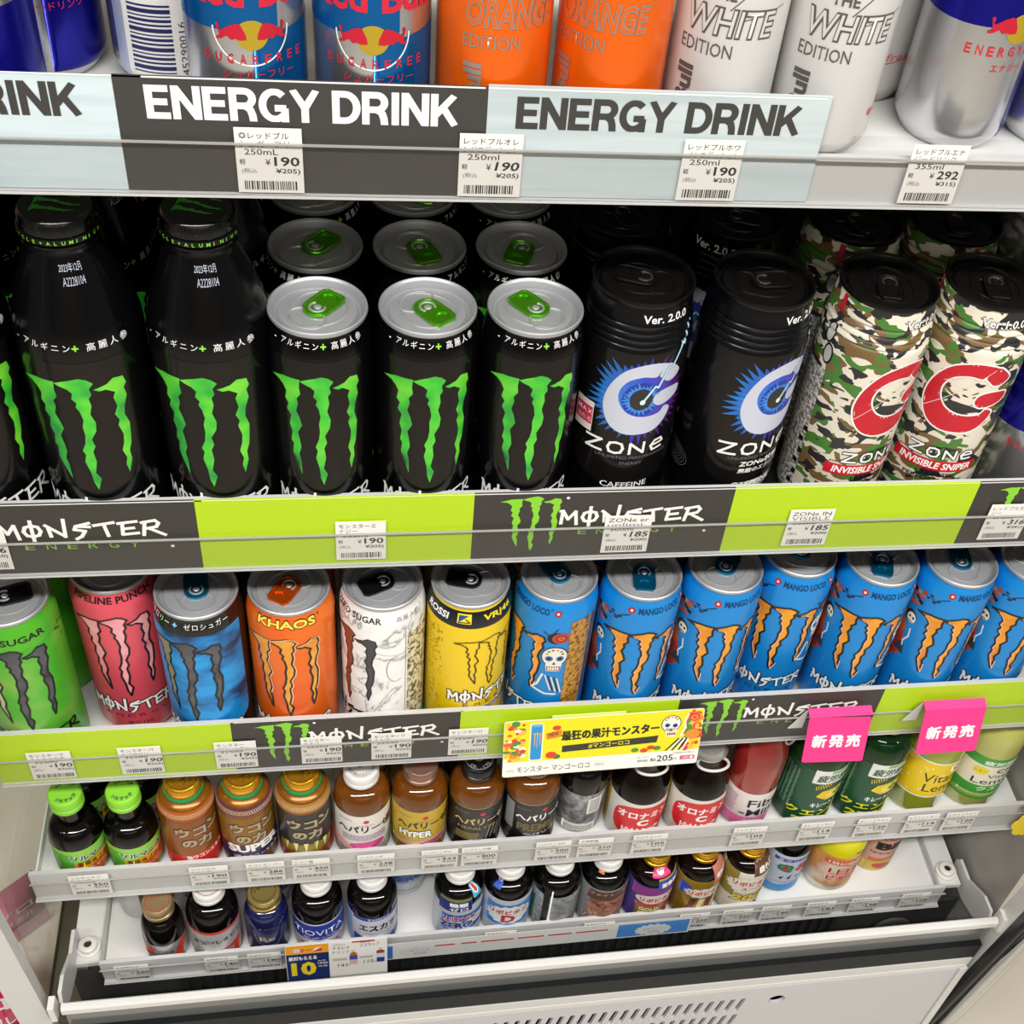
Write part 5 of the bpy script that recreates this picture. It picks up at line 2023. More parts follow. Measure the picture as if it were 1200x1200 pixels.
def ex_black(a):
    og = mat('#8a7628', 0.4)
    a.poly([(-24, 25), (24, 25), (22, 17), (12, 12), (0, 10), (-12, 12), (-22, 17)], og, 3)
    for k in range(5):
        a.poly([(-18 + k * 8, 27), (-14 + k * 8, 27), (-16 + k * 8, 14)], mat('#e2d890', 0.4), 5)
    a.poly([(22, 3), (36, 3), (38, 40), (30, 26)], mat('#d8302a', 0.4), 4)


UG = mat_noise('gold_bottle', [(0.35, '#8f5514'), (0.65, '#a8701f')], 16, 2, rough=0.25, metal=0.4)
UB = dict(r=21.6, h=107, hs=76, rn=14.4, hn=91, glass=UG, capm=GOLDCAP, cap_r=14.2, cap_h=9.5, ringm=GREENRING, cap_art=cap_gold, group=G4B)
make_bottle('bottle_can', 'orange-gold bottle with red foot, beside the lime-capped bottles', -72.6, -5, D4, art=ukon(None, mat_noise('gold_label_red', [(0.3, '#8a4a16'), (0.7, '#a0621e')], 16, 2, rough=0.3, metal=0.35), DRED, mat('#a8541c', 0.4), ex_plain), phi=14, **UB)
make_bottle('bottle_can', 'gold bottle with purple patterned collar', -28.6, -5, D4, art=ukon(None, mat_noise('gold_label_purple', [(0.3, '#8a5c16'), (0.7, '#a07226')], 16, 2, rough=0.3, metal=0.35), mat('#7a5020', 0.4), mat('#5a2c40', 0.4), ex_super), phi=6, **UB)
make_bottle('bottle_can', 'gold-necked bottle with black label', 16.2, -5, D4, art=ukon(None, mat('#1f1a18', 0.3), mat('#8f3c26', 0.4), mat('#a07434', 0.4), ex_black), phi=2, **UB)


def hepa(base, ink, extra, top=69):
    def f(a):
        band(a, 22.3, 4, top, base)
        a.line([(-68, top), (68, top)], 0.7, mat('#c9b98a', 0.3, 0.6), 1)
        a.ell(2, top - 8.5, 2.4, 2.4, RED, 2, 12)
        a.text('ZERIA', -5, 9, top - 15, 1.8, GREYINK, 2)
        a.text('ヘパリーゼ', -22, 24, top - 24, 9.5, ink, 4, 0.04)
        fineprint(a, -22, -8, top - 8, top - 5, GREYINK, 2, 3)
        n0 = len(a.v)
        extra(a)
        shift(a, n0, 0, 15)
        band(a, 22.3, 4, 20, base)
    return f


def hx1(a):
    fineprint(a, -18, 20, 18, 27, mat('#8a5a98', 0.5), 3, 8)
    a.poly([(-40, 4), (-10, 4), (-14, 12), (-30, 18), (-40, 16)], mat('#e2a8a4', 0.4), 2)
    a.ell(3, 10, 15, 5.5, mat('#c83a86', 0.4), 2)
    a.poly([(18, 4), (40, 4), (40, 20), (26, 14)], mat('#7fae84', 0.4), 2)
    a.rect(21, 28, 28, 40, mat('#7a3020', 0.4), 3)


def hx2(a):
    a.outline('HYPER', -20, 8, 17, 9, INK, WINK, 4, 0.9, 0.04)
    a.poly([(-30, 4), (40, 4), (40, 15), (0, 12), (-30, 8)], mat('#c89a8a', 0.4), 2)
    a.ell(10, 8, 12, 3, mat('#b04a78', 0.4), 3)
    a.rect(24, 24, 34, 48, mat('#6a2a1c', 0.4), 3)


def hx3(a):
    gd = mat('#a8924a', 0.4)
    a.text('HEPALYSE', -18, 14, 23, 4, gd, 4)
    fineprint(a, -20, 0, 8, 20, gd, 3, 5)
    for k in range(5):
        a.line([(6 + k * 4, 8), (10 + k * 4, 26 - k)], 1.2, mat('#8a8578', 0.4), 3)


def hx4(a):
    gd = mat('#6a5a28', 0.4)
    a.text('PREMIUM', -20, 24, 15, 11, gd, 3, 0.04)
    a.text('ヘパリーゼ', -14, 22, 9, 3, WINK, 4, 0.02)
    a.rect(-34, 12, -24, 50, mat('#8d8d90', 0.4), 2)


HB = dict(r=22.3, h=108, hs=71, rn=12.5, hn=90, glass=AMBER, cap_r=14.0, cap_h=14, group=G4B)


def cap_ringtext(a):
    a.ring(0, 0, 10.5, 10.5, 0.4, GREYINK, 1)
    a.ell(-1, 1, 3.2, 3.0, mat('#7a7a7c', 0.4), 1, 14)
    arc_chars(a, 'PHARMACEUTICAL', 8.6, -90, 15, 2.0, GREYINK)


def cap_redmark(a):
    a.ell(0, 1, 4.6, 4.0, RED, 1, 12)
    a.poly([(-5, -2), (4, -4), (2, 1)], RED, 1.2)


def cap_whitemark(a):
    w = mat('#b9b7b2', 0.4)
    a.ring(0, 0, 11, 11, 0.5, w, 1)
    a.ring(0, 1, 4, 4, 1.4, w, 1, 20, 40, 320)
    arc_chars(a, 'CO.,LTD', 8.6, -90, 17, 2.4, w)


make_bottle('tonic_bottle', 'amber bottle with white cap and white label', 62.0, -5, D4, capm=WCAP, art=hepa(mat('#e5e0d8', 0.4), INK, hx1), cap_art=cap_ringtext, phi=2, **HB)
make_bottle('tonic_bottle', 'amber bottle with bronze cap and yellow label', 108.2, -5, D4, capm=BRCAP, art=hepa(mat('#c4a422', 0.4), mat('#2a2410', 0.4), hx2), cap_art=cap_redmark, phi=4, **HB)
make_bottle('tonic_bottle', 'amber bottle with black cap and black label', 154.2, -5, D4, capm=BKCAP, art=hepa(mat('#171514', 0.35), mat('#c7b478', 0.4), hx3), cap_art=cap_whitemark, phi=4, **HB)
make_bottle('tonic_bottle', 'amber bottle under the yellow card, black label with white letters', 200.4, -5, D4, capm=BRCAP, art=hepa(mat('#171514', 0.35), WINK, hx4), phi=16, **HB)


def art_silverback(a):
    sv = mat_noise('silver_fineprint', [(0.4, '#77777a'), (0.55, '#a9aaac'), (0.7, '#c2c3c4')], 160, 3, rough=0.35, metal=0.4)
    band(a, 20, 4, 60, sv)
    a.rect(2, 32, 15, 54, WPAPER, 2)
    for k in range(9):
        a.rect(3.5, 34 + k * 2.1, 13.5, 35.1 + k * 2.1, mat('#7a7a78', 0.5), 3)
    a.rect(-18, 6, 12, 17, WPAPER, 2)
    fineprint(a, -16, 10, 8, 15, GREYINK, 3, 6)


make_bottle('tonic_bottle', 'dark bottle turned to show its silver barcode label', 245, 4, D4, r=20, h=105, hs=68, rn=12, hn=86, glass=BLACKGLASS, capm=SLCAP, cap_r=13, cap_h=13, art=art_silverback, phi=0, group=G4B)


def art_oro(a):
    band(a, 24.6, 4, 60, mat('#dedad2', 0.4))
    a.rect(-60, 4, -36, 60, mat('#c9a02a', 0.4), 1)
    a.rect(36, 4, 60, 60, mat('#c9a02a', 0.4), 1)
    n0 = len(a.v)
    p = []
    for k in range(24):
        t = 2 * pi * k / 24
        p.append((27 * (abs(cos(t)) ** 0.7) * (1 if cos(t) > 0 else -1), 26 + 22 * (abs(sin(t)) ** 0.75) * (1 if sin(t) > 0 else -1)))
    a.poly(p, mat('#d01f26', 0.4), 2)
    a.text('オロナミン', -23, 23, 31, 9.5, WINK, 4, 0.05)
    a.text('C', -5, 5, 20.5, 9, WINK, 4, 0.05)
    a.text('ドリンク', -17, 17, 9, 8.5, WINK, 4, 0.05)
    shift(a, n0, 0, 7.5)


OB = dict(r=24.6, h=113, hs=61, rn=13.5, hn=92, glass=BROWN, capm=SLCAP, cap_r=14.0, cap_h=11, cap_style='crown', art=art_oro, key='oro', group=G4B, dome=False)


def pull_ring(t, h):
    b = MB()
    b.tube([(13 * cos(2 * pi * k / 28), -15 + 9 * sin(2 * pi * k / 28), h - 12 - 0.25 * (10 * sin(2 * pi * k / 28))) for k in range(28)], 1.2, mat('#d5d2cc', 0.4), 8, True)
    b.build('pull_ring', t)


for xx, ph, lb in ((292.0, 3, 'first dark brown bottle with round red label'), (343.8, 1, 'second dark brown bottle with round red label, beside the red drink')):
    t = make_bottle('soda_bottle', lb, xx, -4, D4, phi=ph, **OB)
    pull_ring(t, 113)
for xx, lb in ((292.0, 'brown red-labelled bottle behind the first one'), (343.8, 'brown red-labelled bottle behind the second one')):
    make_bottle('soda_bottle', lb, xx, 47, D4, phi=-30, **OB)
REDLIQ = mat_noise('red_liquid', [(0.3, '#8c2420'), (0.7, '#a8332a')], 14, 1, rough=0.1, coat=0.5)


def art_fibe(a):
    band(a, 22.4, 4, 54, mat('#e4dedb', 0.4))
    band(a, 22.4, 4, 19, mat('#e070a4', 0.4), 1)
    n0 = len(a.v)
    a.text('Fibe', -12, 19, 28, 11, INK, 3, 0.012)
    a.text('-Mini', -17, 18, 15, 10, INK, 3, 0.012)
    chars(a, 'ファイブミニ', -13, 4.2, 6.5, 3.6, WINK, 3)
    fineprint(a, -34, -22, 16, 44, mat('#b0708a', 0.5), 2, 9)
    shift(a, n0, 0, 6)


t = make_bottle('soda_bottle', 'bottle of red drink with white and pink label', 393, 0, D4, r=22.4, h=138, hs=88, rn=11.5, hn=124, glass=REDLIQ, capm=SLCAP, cap_r=13, cap_h=10, cap_style='crown', art=art_fibe, phi=12, group=G4B, dome=False)
b = MB()
b.tube([(14 + 4.5 * cos(2 * pi * k / 24), -13, 118 + 9 * sin(2 * pi * k / 24)) for k in range(24)], 1.1, mat('#d5d2cc', 0.4), 8, True)
b.build('pull_ring', t)
DGREEN = mat_noise('green_glass', [(0.3, '#0a3410'), (0.7, '#124a18')], 14, 1, rough=0.07, spec=0.4)


def art_chelate(a):
    dg = mat('#0e4a2e', 0.35)
    band(a, 25.6, 5, 86, dg)
    a.poly([(-14, 69), (40, 69), (40, 88), (-14, 88)], mat('#dfe3dc', 0.4), 2)
    a.text('疲労感軽減', -11, 36, 71.5, 10.5, mat('#2a4a42', 0.4), 3, 0.03, 0.12)
    a.rect(0, 83.5, 34, 87, mat('#6fae54', 0.4), 3)
    yl = mat('#e2c01c', 0.4)
    a.poly([(-6, 50), (4, 44), (20, 42), (32, 50), (34, 64), (22, 60), (8, 60), (-2, 58)], yl, 3)
    a.ell(14, 51, 11, 6, mat('#f0dc6a', 0.4), 3.4)
    a.rect(9, 50, 19, 53, mat('#2f8a3a', 0.4), 4.5)
    a.rect(12.5, 46.5, 15.5, 56.5, mat('#2f8a3a', 0.4), 4.5)
    for k in range(7):
        a.line([(-8 + k * 2, 60 + k), (-9 + k * 1.6, 65 + k)], 0.7, yl, 3)
    a.text('キレートレモン', -8, 30, 33, 7, WINK, 3, 0.03)
    a.text('クエン酸', -28, 28, 20, 10, mat('#e6dc2c', 0.4), 4, 0.04)
    a.text('2700', -20, 22, 8, 9, mat('#e6dc2c', 0.4), 4, 0.04)
    for c in range(4):
        chars(a, '栄養機能食品疲労軽減', -40 + c * 4.5, 0, 30, 0.1, mat('#8ab89a', 0.5)) if False else None
        fineprint(a, -42 + c * 4.6, -39.2 + c * 4.6, 26, 80, mat('#84b298', 0.5), 2, 20 + c)


CB = dict(r=25.6, h=129, hs=92, rn=12.5, hn=113, glass=DGREEN, capm=YLCAP, cap_r=14.5, cap_h=13, art=art_chelate, key='chelate', group=G4B)
make_bottle('lemon_bottle', 'first dark green bottle with lemon label, under the first pink card', 446.3, 0, D4, phi=6, **CB)
make_bottle('lemon_bottle', 'second dark green bottle with lemon label and yellow cap', 499.5, 2, D4, phi=0, **CB)
LEMON = mat_noise('lemon_liquid', [(0.3, '#8f9a1e'), (0.7, '#a9b02c')], 10, 1, rough=0.08, coat=0.6)
LEMON2 = mat_noise('pale_lemon_liquid', [(0.3, '#aeb05a'), (0.7, '#c2c06a')], 10, 1, rough=0.08, coat=0.6)


def art_vita(a):
    band(a, 26, 34, 84, mat('#e8c81c', 0.4))
    for v in (34, 84):
        a.line([(-80, v), (80, v)], 1.6, WINK, 1)
    rnd = random.Random(8)
    for k in range(40):
        a.ell(-60 + rnd.random() * 120, 38 + rnd.random() * 42, 0.9, 0.9, WINK, 1, 8)
    a.rect(6, 71, 36, 80, WPAPER, 2)
    a.text('C1000', 8, 33, 72.5, 6, INK, 3, 0.04)
    a.text('House', 18, 30, 81.5, 3, mat('#c8302a', 0.4), 3, 0.02)
    a.text('Vitamin', -16, 32, 56, 12, mat('#3a2a10', 0.4), 3, 0.0)
    a.text('Lemon', -12, 32, 42, 11, mat('#3a2a10', 0.4), 3, 0.0)
    shift(a, 0, 0, -6.5)


def art_c1000(a):
    band(a, 26.6, 22, 98, mat('#e0dcc6', 0.4))
    g = mat('#3f9a36', 0.4)
    band(a, 26.6, 84, 98, g, 1)
    band(a, 26.6, 22, 48, g, 1)
    band(a, 26.6, 26, 33, mat('#8aa83a', 0.4), 1.5)
    a.text('疲労感軽減', -12, 34, 86, 7.5, WINK, 3, 0.03)
    a.ell(-12, 74, 7.5, 6.5, mat('#e2d32c', 0.4), 2)
    a.text('レモン', -17, -7, 72, 4, mat('#8a6a10', 0.4), 3)
    a.text('C1000', 2, 30, 72, 8, INK, 3, 0.03)
    a.text('Vitamin', -4, 30, 63, 6, INK, 3)
    a.text('Lemon', -16, 30, 51, 10, INK, 3)
    a.text('クエン酸', -8, 34, 38, 9, mat('#d8ecb0', 0.4), 3, 0.03)
    fineprint(a, -24, 34, 30, 36, mat('#dfeccb', 0.5), 3, 12)
    a.v = [(x, 16 + (y - 22) * 0.8, l) for x, y, l in a.v]


make_bottle('lemon_bottle', 'yellow-green lemon bottle with yellow label, under the second pink card', 555.5, 6, D4, r=25.6, h=128, hs=86, rn=13, hn=112, glass=LEMON, capm=SLCAP, cap_r=14.5, cap_h=12, art=art_vita, phi=4, group=G4B)
make_bottle('lemon_bottle', 'pale lemon bottle with green and cream label, last on the fourth shelf', 609, 8, D4, r=26.4, h=129, hs=90, rn=14, hn=116, glass=LEMON2, capm=SLCAP, cap_r=16.5, cap_h=11, art=art_c1000, phi=-4, group=G4B)
for i, (xx, gl, lb) in enumerate(((62, AMBER, 'second-row amber bottle behind the white-labelled one'), (108, AMBER, 'second-row amber bottle behind the yellow-labelled one'), (154, AMBER, 'second-row amber bottle behind the black-capped one'))):
    make_bottle('tonic_bottle', lb, xx, 42, D4, capm=[WCAP, BRCAP, BKCAP][i], art=hepa([mat('#e5e0d8', 0.4), mat('#c4a422', 0.4), mat('#171514', 0.35)][i], INK, hx1), phi=10, **HB)

# ---------------------------------------------------------------- LOWEST TRAY
G5B = 'tonic bottles on the lowest tray'


def moved(fn, dv, r, foot=None):
    def f(a):
        fn(a)
        shift(a, 0, 0, dv)
        if foot and dv > 0:
            band(a, r, 3, 3 + dv, foot)
    f.__name__ = fn.__name__ + '_moved'
    return f


def d5(x):
    return -694 + (x - 226) * 0.0157


def art_al(a):
    band(a, 18.4, 3, 36, SILP)
    a.poly([(-20, 34), (-6, 30), (-14, 14), (-30, 8), (-30, 34)], DRED, 2)
    a.poly([(2, 4), (14, 4), (24, 34), (18, 36)], mat('#cf3a26', 0.4), 2)
    a.poly([(-8, 4), (10, 4), (6, 14)], mat('#cf3a26', 0.4), 2.2)
    a.text('キヨーデオン', -18, 16, 16, 5, INK, 4, 0.02, 0, radians(10))


def art_a7(a):
    band(a, 22.3, 3, 58, mat('#c9c7c6', 0.35, 0.3))
    band(a, 22.3, 54, 58, mat('#d2402c', 0.4), 1)
    a.text('アスパラ・ゴールド', -22, 2, 40, 4, INK, 3, 0.02)
    a.text('キヨーレオピン', -20, 26, 34, 6, INK, 3, 0.03, 0, radians(8))
    a.poly([(2, 24), (24, 30), (20, 6), (14, 6), (16, 22)], mat('#cf3a26', 0.4), 2)
    a.poly([(-26, 3), (-4, 8), (0, 3)], mat('#cf3a26', 0.4), 2)
    a.poly([(22, 3), (40, 3), (40, 34), (30, 20)], mat('#cf3a26', 0.4), 2)


def cap_words(txt, col):
    def f(a):
        a.ring(0, 0, 10.5, 10.5, 0.6, mat(col, 0.4), 1)
        a.text(txt, -8, 8, -2, 4, mat(col, 0.4), 1, 0.02, 0, radians(28))
    return f


CHAMP = mat('#b39a72', 0.3, 0.6, name='champagne_cap')
make_bottle('tonic_bottle', 'small dark bottle with beige and gold cap, first on the lowest tray', -112.5, -7, d5(-112), r=18.2, h=84, hs=42, rn=12, hn=64, glass=BLACKGLASS, capm=CHAMP, cap_r=13, cap_h=15, art=art_al, cap_art=cap_words('アリナミン', '#b8402c'), phi=0, group=G5B)
make_bottle('tonic_bottle', 'larger dark bottle with red and silver label and white cap', -69, -6, d5(-69), r=22.2, h=102, hs=62, rn=12.5, hn=82, glass=BLACKGLASS, capm=WCAP, cap_r=13.5, cap_h=13, art=art_a7, cap_art=cap_words('アリナミン', '#b8402c'), phi=6, group=G5B)


def art_re(a):
    nv = mat('#1c2260', 0.25, 0.4)
    band(a, 19, 3, 52, nv)
    sv = mat('#c9c7c4', 0.2, 0.8)
    a.line([(-13, 46), (-9, 28), (-3, 22), (8, 22), (12, 30), (14, 46)], 1.2, sv, 2)
    a.text('Re', -7, 6, 30, 8, mat('#d9c27a', 0.3, 0.5), 3, 0.0)
    a.text('NO', -6, 7, 50, 3, sv, 3)
    a.text('リゲイン', -10, 10, 10, 4, mat('#8a90c4', 0.4), 3)


NAVY = mat('#141a4c', 0.1, 0.1, name='navy_glass', coat=0.5)
make_bottle('tonic_bottle', 'navy bottle with pale gold cap and silver crest', -23.8, -7, d5(-24), r=19, h=86, hs=52, rn=12.5, hn=68, glass=NAVY, capm=PALEGOLD, cap_r=14.5, cap_h=15, art=art_re, cap_art=cap_words('リゲイン', '#4a3c18'), phi=3, group=G5B)


def art_tio(a):
    band(a, 22.3, 3, 56, mat('#d5d3d6', 0.4))
    nv = mat('#27379a', 0.4)
    a.poly([(-30, 28), (30, 28), (38, 54), (-38, 54)], nv, 2)
    a.text('TIOVITA', -24, 24, 36, 9, WINK, 4, 0.0)
    a.outline('チオビタ', -14, 16, 28, 5, WINK, nv, 4, 0.6, 0.02)
    r_ = mat('#c83a4a', 0.4)
    for k in range(9):
        a.ell(-22 + k * 5.5, 20 - 4 * sin(pi * k / 8), 2.2, 1.8, r_, 3, 8)
    a.text('ドリンク', -12, 14, 7, 6, r_, 3, 0.03)


def art_esk(a):
    band(a, 22.3, 3, 58, mat('#d2d3dc', 0.4))
    bl = mat('#2545a8', 0.4)
    a.rect(-22, 53, 30, 58, bl, 2)
    a.text('TAISHO', -8, 12, 54, 3, WINK, 3)
    a.text('エスカップ', -16, 30, 34, 12, mat('#16182e', 0.4), 3, 0.04)
    fineprint(a, -12, 20, 29, 32, GREYINK, 3, 14)
    a.poly([(-22, 6), (30, 4), (34, 22), (10, 16), (-22, 26)], bl, 2)
    a.poly([(-22, 6), (10, 5), (30, 14), (0, 12)], mat('#3f8ac0', 0.4), 3)
    a.rect(-36, 4, -24, 56, mat('#8fa6d8', 0.4), 2)


def cap_line(col):
    def f(a):
        a.ring(0, 0, 10.2, 10.2, 0.35, mat('#b9b4b2', 0.4), 1)
        a.text('FOR LIFE', -8, 8, -5, 3, mat(col, 0.4), 1)
    return f


TB = dict(r=22.2, h=101, hs=65, rn=12.5, hn=82, glass=BLACKGLASS, capm=WCAP, cap_r=13.4, cap_h=13, group=G5B)
make_bottle('tonic_bottle', 'dark bottle with white cap and blue banner label', 21, -6, d5(21), art=art_tio, phi=2, cap_art=cap_line('#b06a6a'), **TB)
make_bottle('tonic_bottle', 'dark bottle with white cap and blue wave label', 69, -6, d5(69), art=art_esk, phi=8, cap_art=cap_line('#4a5a98'), **TB)


def art_zero(a):
    band(a, 21.5, 3, 70, mat('#ccd0d6', 0.4, 0.2))
    bl = mat('#2f8fc4', 0.4)
    a.rect(-24, 30, 26, 48, bl, 2)
    a.text('リポビタン', -16, 18, 38, 7, mat('#c8303a', 0.4), 3, 0.03)
    a.text('ZERO', -16, 20, 28, 8.5, mat('#1f3f9a', 0.4), 4, 0.05)
    a.line([(-22, 26), (24, 26)], 1.2, bl, 3)
    fineprint(a, -10, 14, 12, 16, GREYINK, 2, 3)


LB = dict(r=20.5, h=101, hs=66, rn=12.5, hn=84, glass=mat('#8f9296', 0.12, 0.2, name='grey_glass', coat=0.5), capm=WCAP, cap_r=13.4, cap_h=13, group=G5B, art=art_zero, key='zero')
make_bottle('tonic_bottle', 'pale blue and silver bottle set back, behind the empty gap', 99, 42, d5(99), phi=0, **LB)
make_bottle('tonic_bottle', 'second pale blue and silver bottle set back, half hidden', 147, 42, d5(147), phi=-25, **LB)


def neck_sticker(a, u, v, c1, c2):
    m1, m2 = mat(c1, 0.4), mat(c2, 0.4)
    a.rrect(u - 5, v, u + 5, v + 14, 1, m1, 3)
    a.ell(u, v + 8, 3.4, 4.6, WINK, 4, 14)
    a.ell(u, v + 8, 2.2, 3.2, m2, 4.5, 14)


def art_lip0(a):
    band(a, 22.2, 3, 58, mat('#c5cad2', 0.35, 0.2))
    bl = mat('#2558a8', 0.4)
    nv = mat('#1c2c7a', 0.4)
    a.rect(-22, 50, 10, 69, nv, 2)
    a.rect(-22, 66, 10, 69, mat('#6a6a2c', 0.4), 3)
    a.text('糖類', -11, 6, 58, 6.5, WINK, 4, 0.03)
    a.text('ゼロ', -11, 6, 51, 6, WINK, 4, 0.03)
    a.rect(-18, 16, 28, 44, bl, 2)
    a.outline('リポビタン', -16, 16, 33, 8, WINK, mat('#c8303a', 0.4), 4, 0.8, 0.04)
    a.outline('ZERO', -20, 12, 20, 11, WINK, nv, 5, 0.9, 0.06)
    a.ell(17, 30, 10, 6, WINK, 4)
    a.ell(17, 30, 8, 4.2, mat('#c8b8c0', 0.4), 5)
    neck_sticker(a, 17, 66, '#4aa6c8', '#c83a3a')


def art_lipd(a):
    band(a, 22.2, 3, 60, mat('#c6ccd4', 0.35, 0.2))
    a.rect(-24, 16, 28, 52, mat('#2f7cc0', 0.4), 2)
    p = []
    for k in range(32):
        t = 2 * pi * k / 32
        r = 1.0 if k % 2 else 0.86
        p.append((24 * r * cos(t) - 1, 34 + 16 * r * sin(t)))
    a.poly(p, mat('#dcdcd8', 0.4), 3)
    a.text('リポビタン', -20, 17, 35, 8, mat('#c8303a', 0.4), 4, 0.05)
    a.text('D', -8, 5, 21, 13, mat('#b81c26', 0.4), 4, 0.05)
    a.line([(-16, 12), (-6, 6), (0, 12), (8, 6)], 0.8, GREYINK, 3)
    neck_sticker(a, -18, 70, '#2a56b0', '#c83a3a')


def art_sback(a):
    band(a, 22.2, 3, 60, mat_noise('silver_back', [(0.4, '#8d8f90'), (0.6, '#b9bbba')], 200, 3, rough=0.35, metal=0.3))
    a.rect(-16, 3, -10, 68, INK, 3)
    a.rect(-9, 3, -7.6, 68, WINK, 3)
    a.poly([(-40, 3), (-26, 3), (-26, 46), (-40, 44)], mat('#2c6a4a', 0.4), 2)
    fineprint(a, -5, 26, 6, 54, mat('#7f817f', 0.5), 2, 17)


def art_face(a):
    band(a, 22.2, 3, 58, mat('#8c8d90', 0.4, 0.2))
    sk = mat_noise('tan_print', [(0.3, '#7a4a34'), (0.55, '#a8705a'), (0.75, '#c59078')], 90, 3, rough=0.45)
    a.ell(0, 28, 19, 24, sk, 2)
    a.poly([(-21, 40), (21, 42), (19, 56), (-18, 56)], mat('#5a3f36', 0.4), 3)
    for u in (-8, 8):
        a.line([(u - 5, 36), (u, 33.5), (u + 5, 36 if u < 0 else 37)], 1.2, mat('#2c1a14', 0.4), 4)
        a.ell(u, 31, 2.6, 1.0, mat('#2c1a14', 0.4), 4, 10)
    a.line([(-1, 32), (-3, 22), (2, 21)], 1.0, mat('#5c3626', 0.4), 4)
    a.line([(-7, 14), (0, 12.5), (7, 14)], 1.1, mat('#4a221a', 0.4), 4)
    a.line([(-14, 24), (-9, 10)], 0.8, mat('#5c3626', 0.4), 4)
    a.line([(14, 24), (9, 10)], 0.8, mat('#5c3626', 0.4), 4)
    a.text('ファイト一発', -18, 18, 49, 4.5, mat('#cfa28a', 0.4), 5, 0.02)
    a.outline('リポビタン', -22, 18, 5, 6, WINK, mat('#b0282a', 0.4), 6, 0.5, 0.04)
    neck_sticker(a, -14, 70, '#d87a2c', '#c83a3a')


def art_d1(a):
    band(a, 22, 3, 62, mat('#4a3a86', 0.4))
    a.rect(-24, 44, 30, 60, mat('#8a3a86', 0.4), 1)
    a.rect(0, 56, 30, 72, mat('#2c3f96', 0.4), 3)
    a.rect(0, 70, 30, 72, mat('#a08a3a', 0.4), 4)
    a.text('滋養強壮', 3, 27, 60, 7, WINK, 5, 0.04)
    a.ell(3, 40, 22, 8, mat('#d8d4cc', 0.4), 3)
    a.text('リポビタン', -14, 20, 36, 7, mat('#c8303a', 0.4), 5, 0.05)
    a.rect(-17, 10, 20, 32, mat('#7a6424', 0.4), 3)
    a.rect(-18, 28, 21, 33, mat('#c03a3a', 0.4), 4)
    a.text('GOLD', -13, 6, 20, 6, mat('#e0d29a', 0.4), 5, 0.03)
    a.text('DELUXE', -13, 10, 12, 6, mat('#e0d29a', 0.4), 5, 0.03)
    a.text('X', 10, 20, 12, 12, mat('#c83a3a', 0.4), 5, 0.04)
    a.rrect(-8, 73, 16, 84, 2, mat('#d83a7a', 0.4), 4)
    a.ell(3, 78.5, 7, 3.6, WINK, 5)
    a.text('D1', -1, 7, 76.4, 4.2, mat('#c8303a', 0.4), 6, 0.03)


def art_gold(a):
    band(a, 22, 3, 62, mat_noise('gold_label', [(0.3, '#8a6a1c'), (0.7, '#b8922c')], 30, 2, rough=0.3, metal=0.4))
    a.rect(8, 52, 34, 74, mat('#b8705a', 0.4), 2)
    a.text('疲労回復', 11, 31, 62, 6.5, WINK, 3, 0.03)
    p = [((24 if k % 2 else 20) * cos(2 * pi * k / 32) + 4, 42 + (9 if k % 2 else 7.4) * sin(2 * pi * k / 32)) for k in range(32)]
    a.poly(p, mat('#d8d2c4', 0.4), 3)
    a.text('リポビタン', -14, 22, 38.5, 7, mat('#c8303a', 0.4), 4, 0.05)
    a.poly([(-24, 36), (-14, 38), (-12, 52), (-24, 56)], mat('#2c48b0', 0.4), 2)
    for k in range(4):
        a.poly([(-12 + k * 8, 8), (-8 + k * 8, 8), (-4 + k * 8, 32), (-10 + k * 8, 32)], [mat('#5a2018', 0.4), mat('#e0cf9a', 0.4)][k % 2], 3)


def art_2000(a):
    band(a, 22, 3, 66, mat('#cfc9ba', 0.4))
    a.rect(-34, 26, -14, 66, mat('#8a7a34', 0.4), 1)
    a.rect(0, 62, 34, 84, mat('#5f3a20', 0.4), 2)
    a.text('タウリン', 3, 31, 74, 6, mat('#e8d8b8', 0.4), 3, 0.03)
    a.text('疲れに', 5, 28, 65, 7, WINK, 3, 0.04)
    p = [((26 if k % 2 else 22) * cos(2 * pi * k / 36), 46 + (13 if k % 2 else 11) * sin(2 * pi * k / 36)) for k in range(36)]
    a.poly(p, mat('#e2ddd0', 0.4), 3)
    a.text('リポビタン', -18, 20, 46, 7.5, mat('#c8303a', 0.4), 4, 0.05)
    a.text('スーパー', -8, 18, 38, 6, mat('#c8303a', 0.4), 4, 0.04)
    a.outline('2000', -16, 26, 20, 11, INK, mat('#d8b82c', 0.4), 5, 0.9, 0.05, 0.15)
    a.line([(-2, 14), (4, 6), (10, 14), (16, 6)], 1.0, INK, 4)


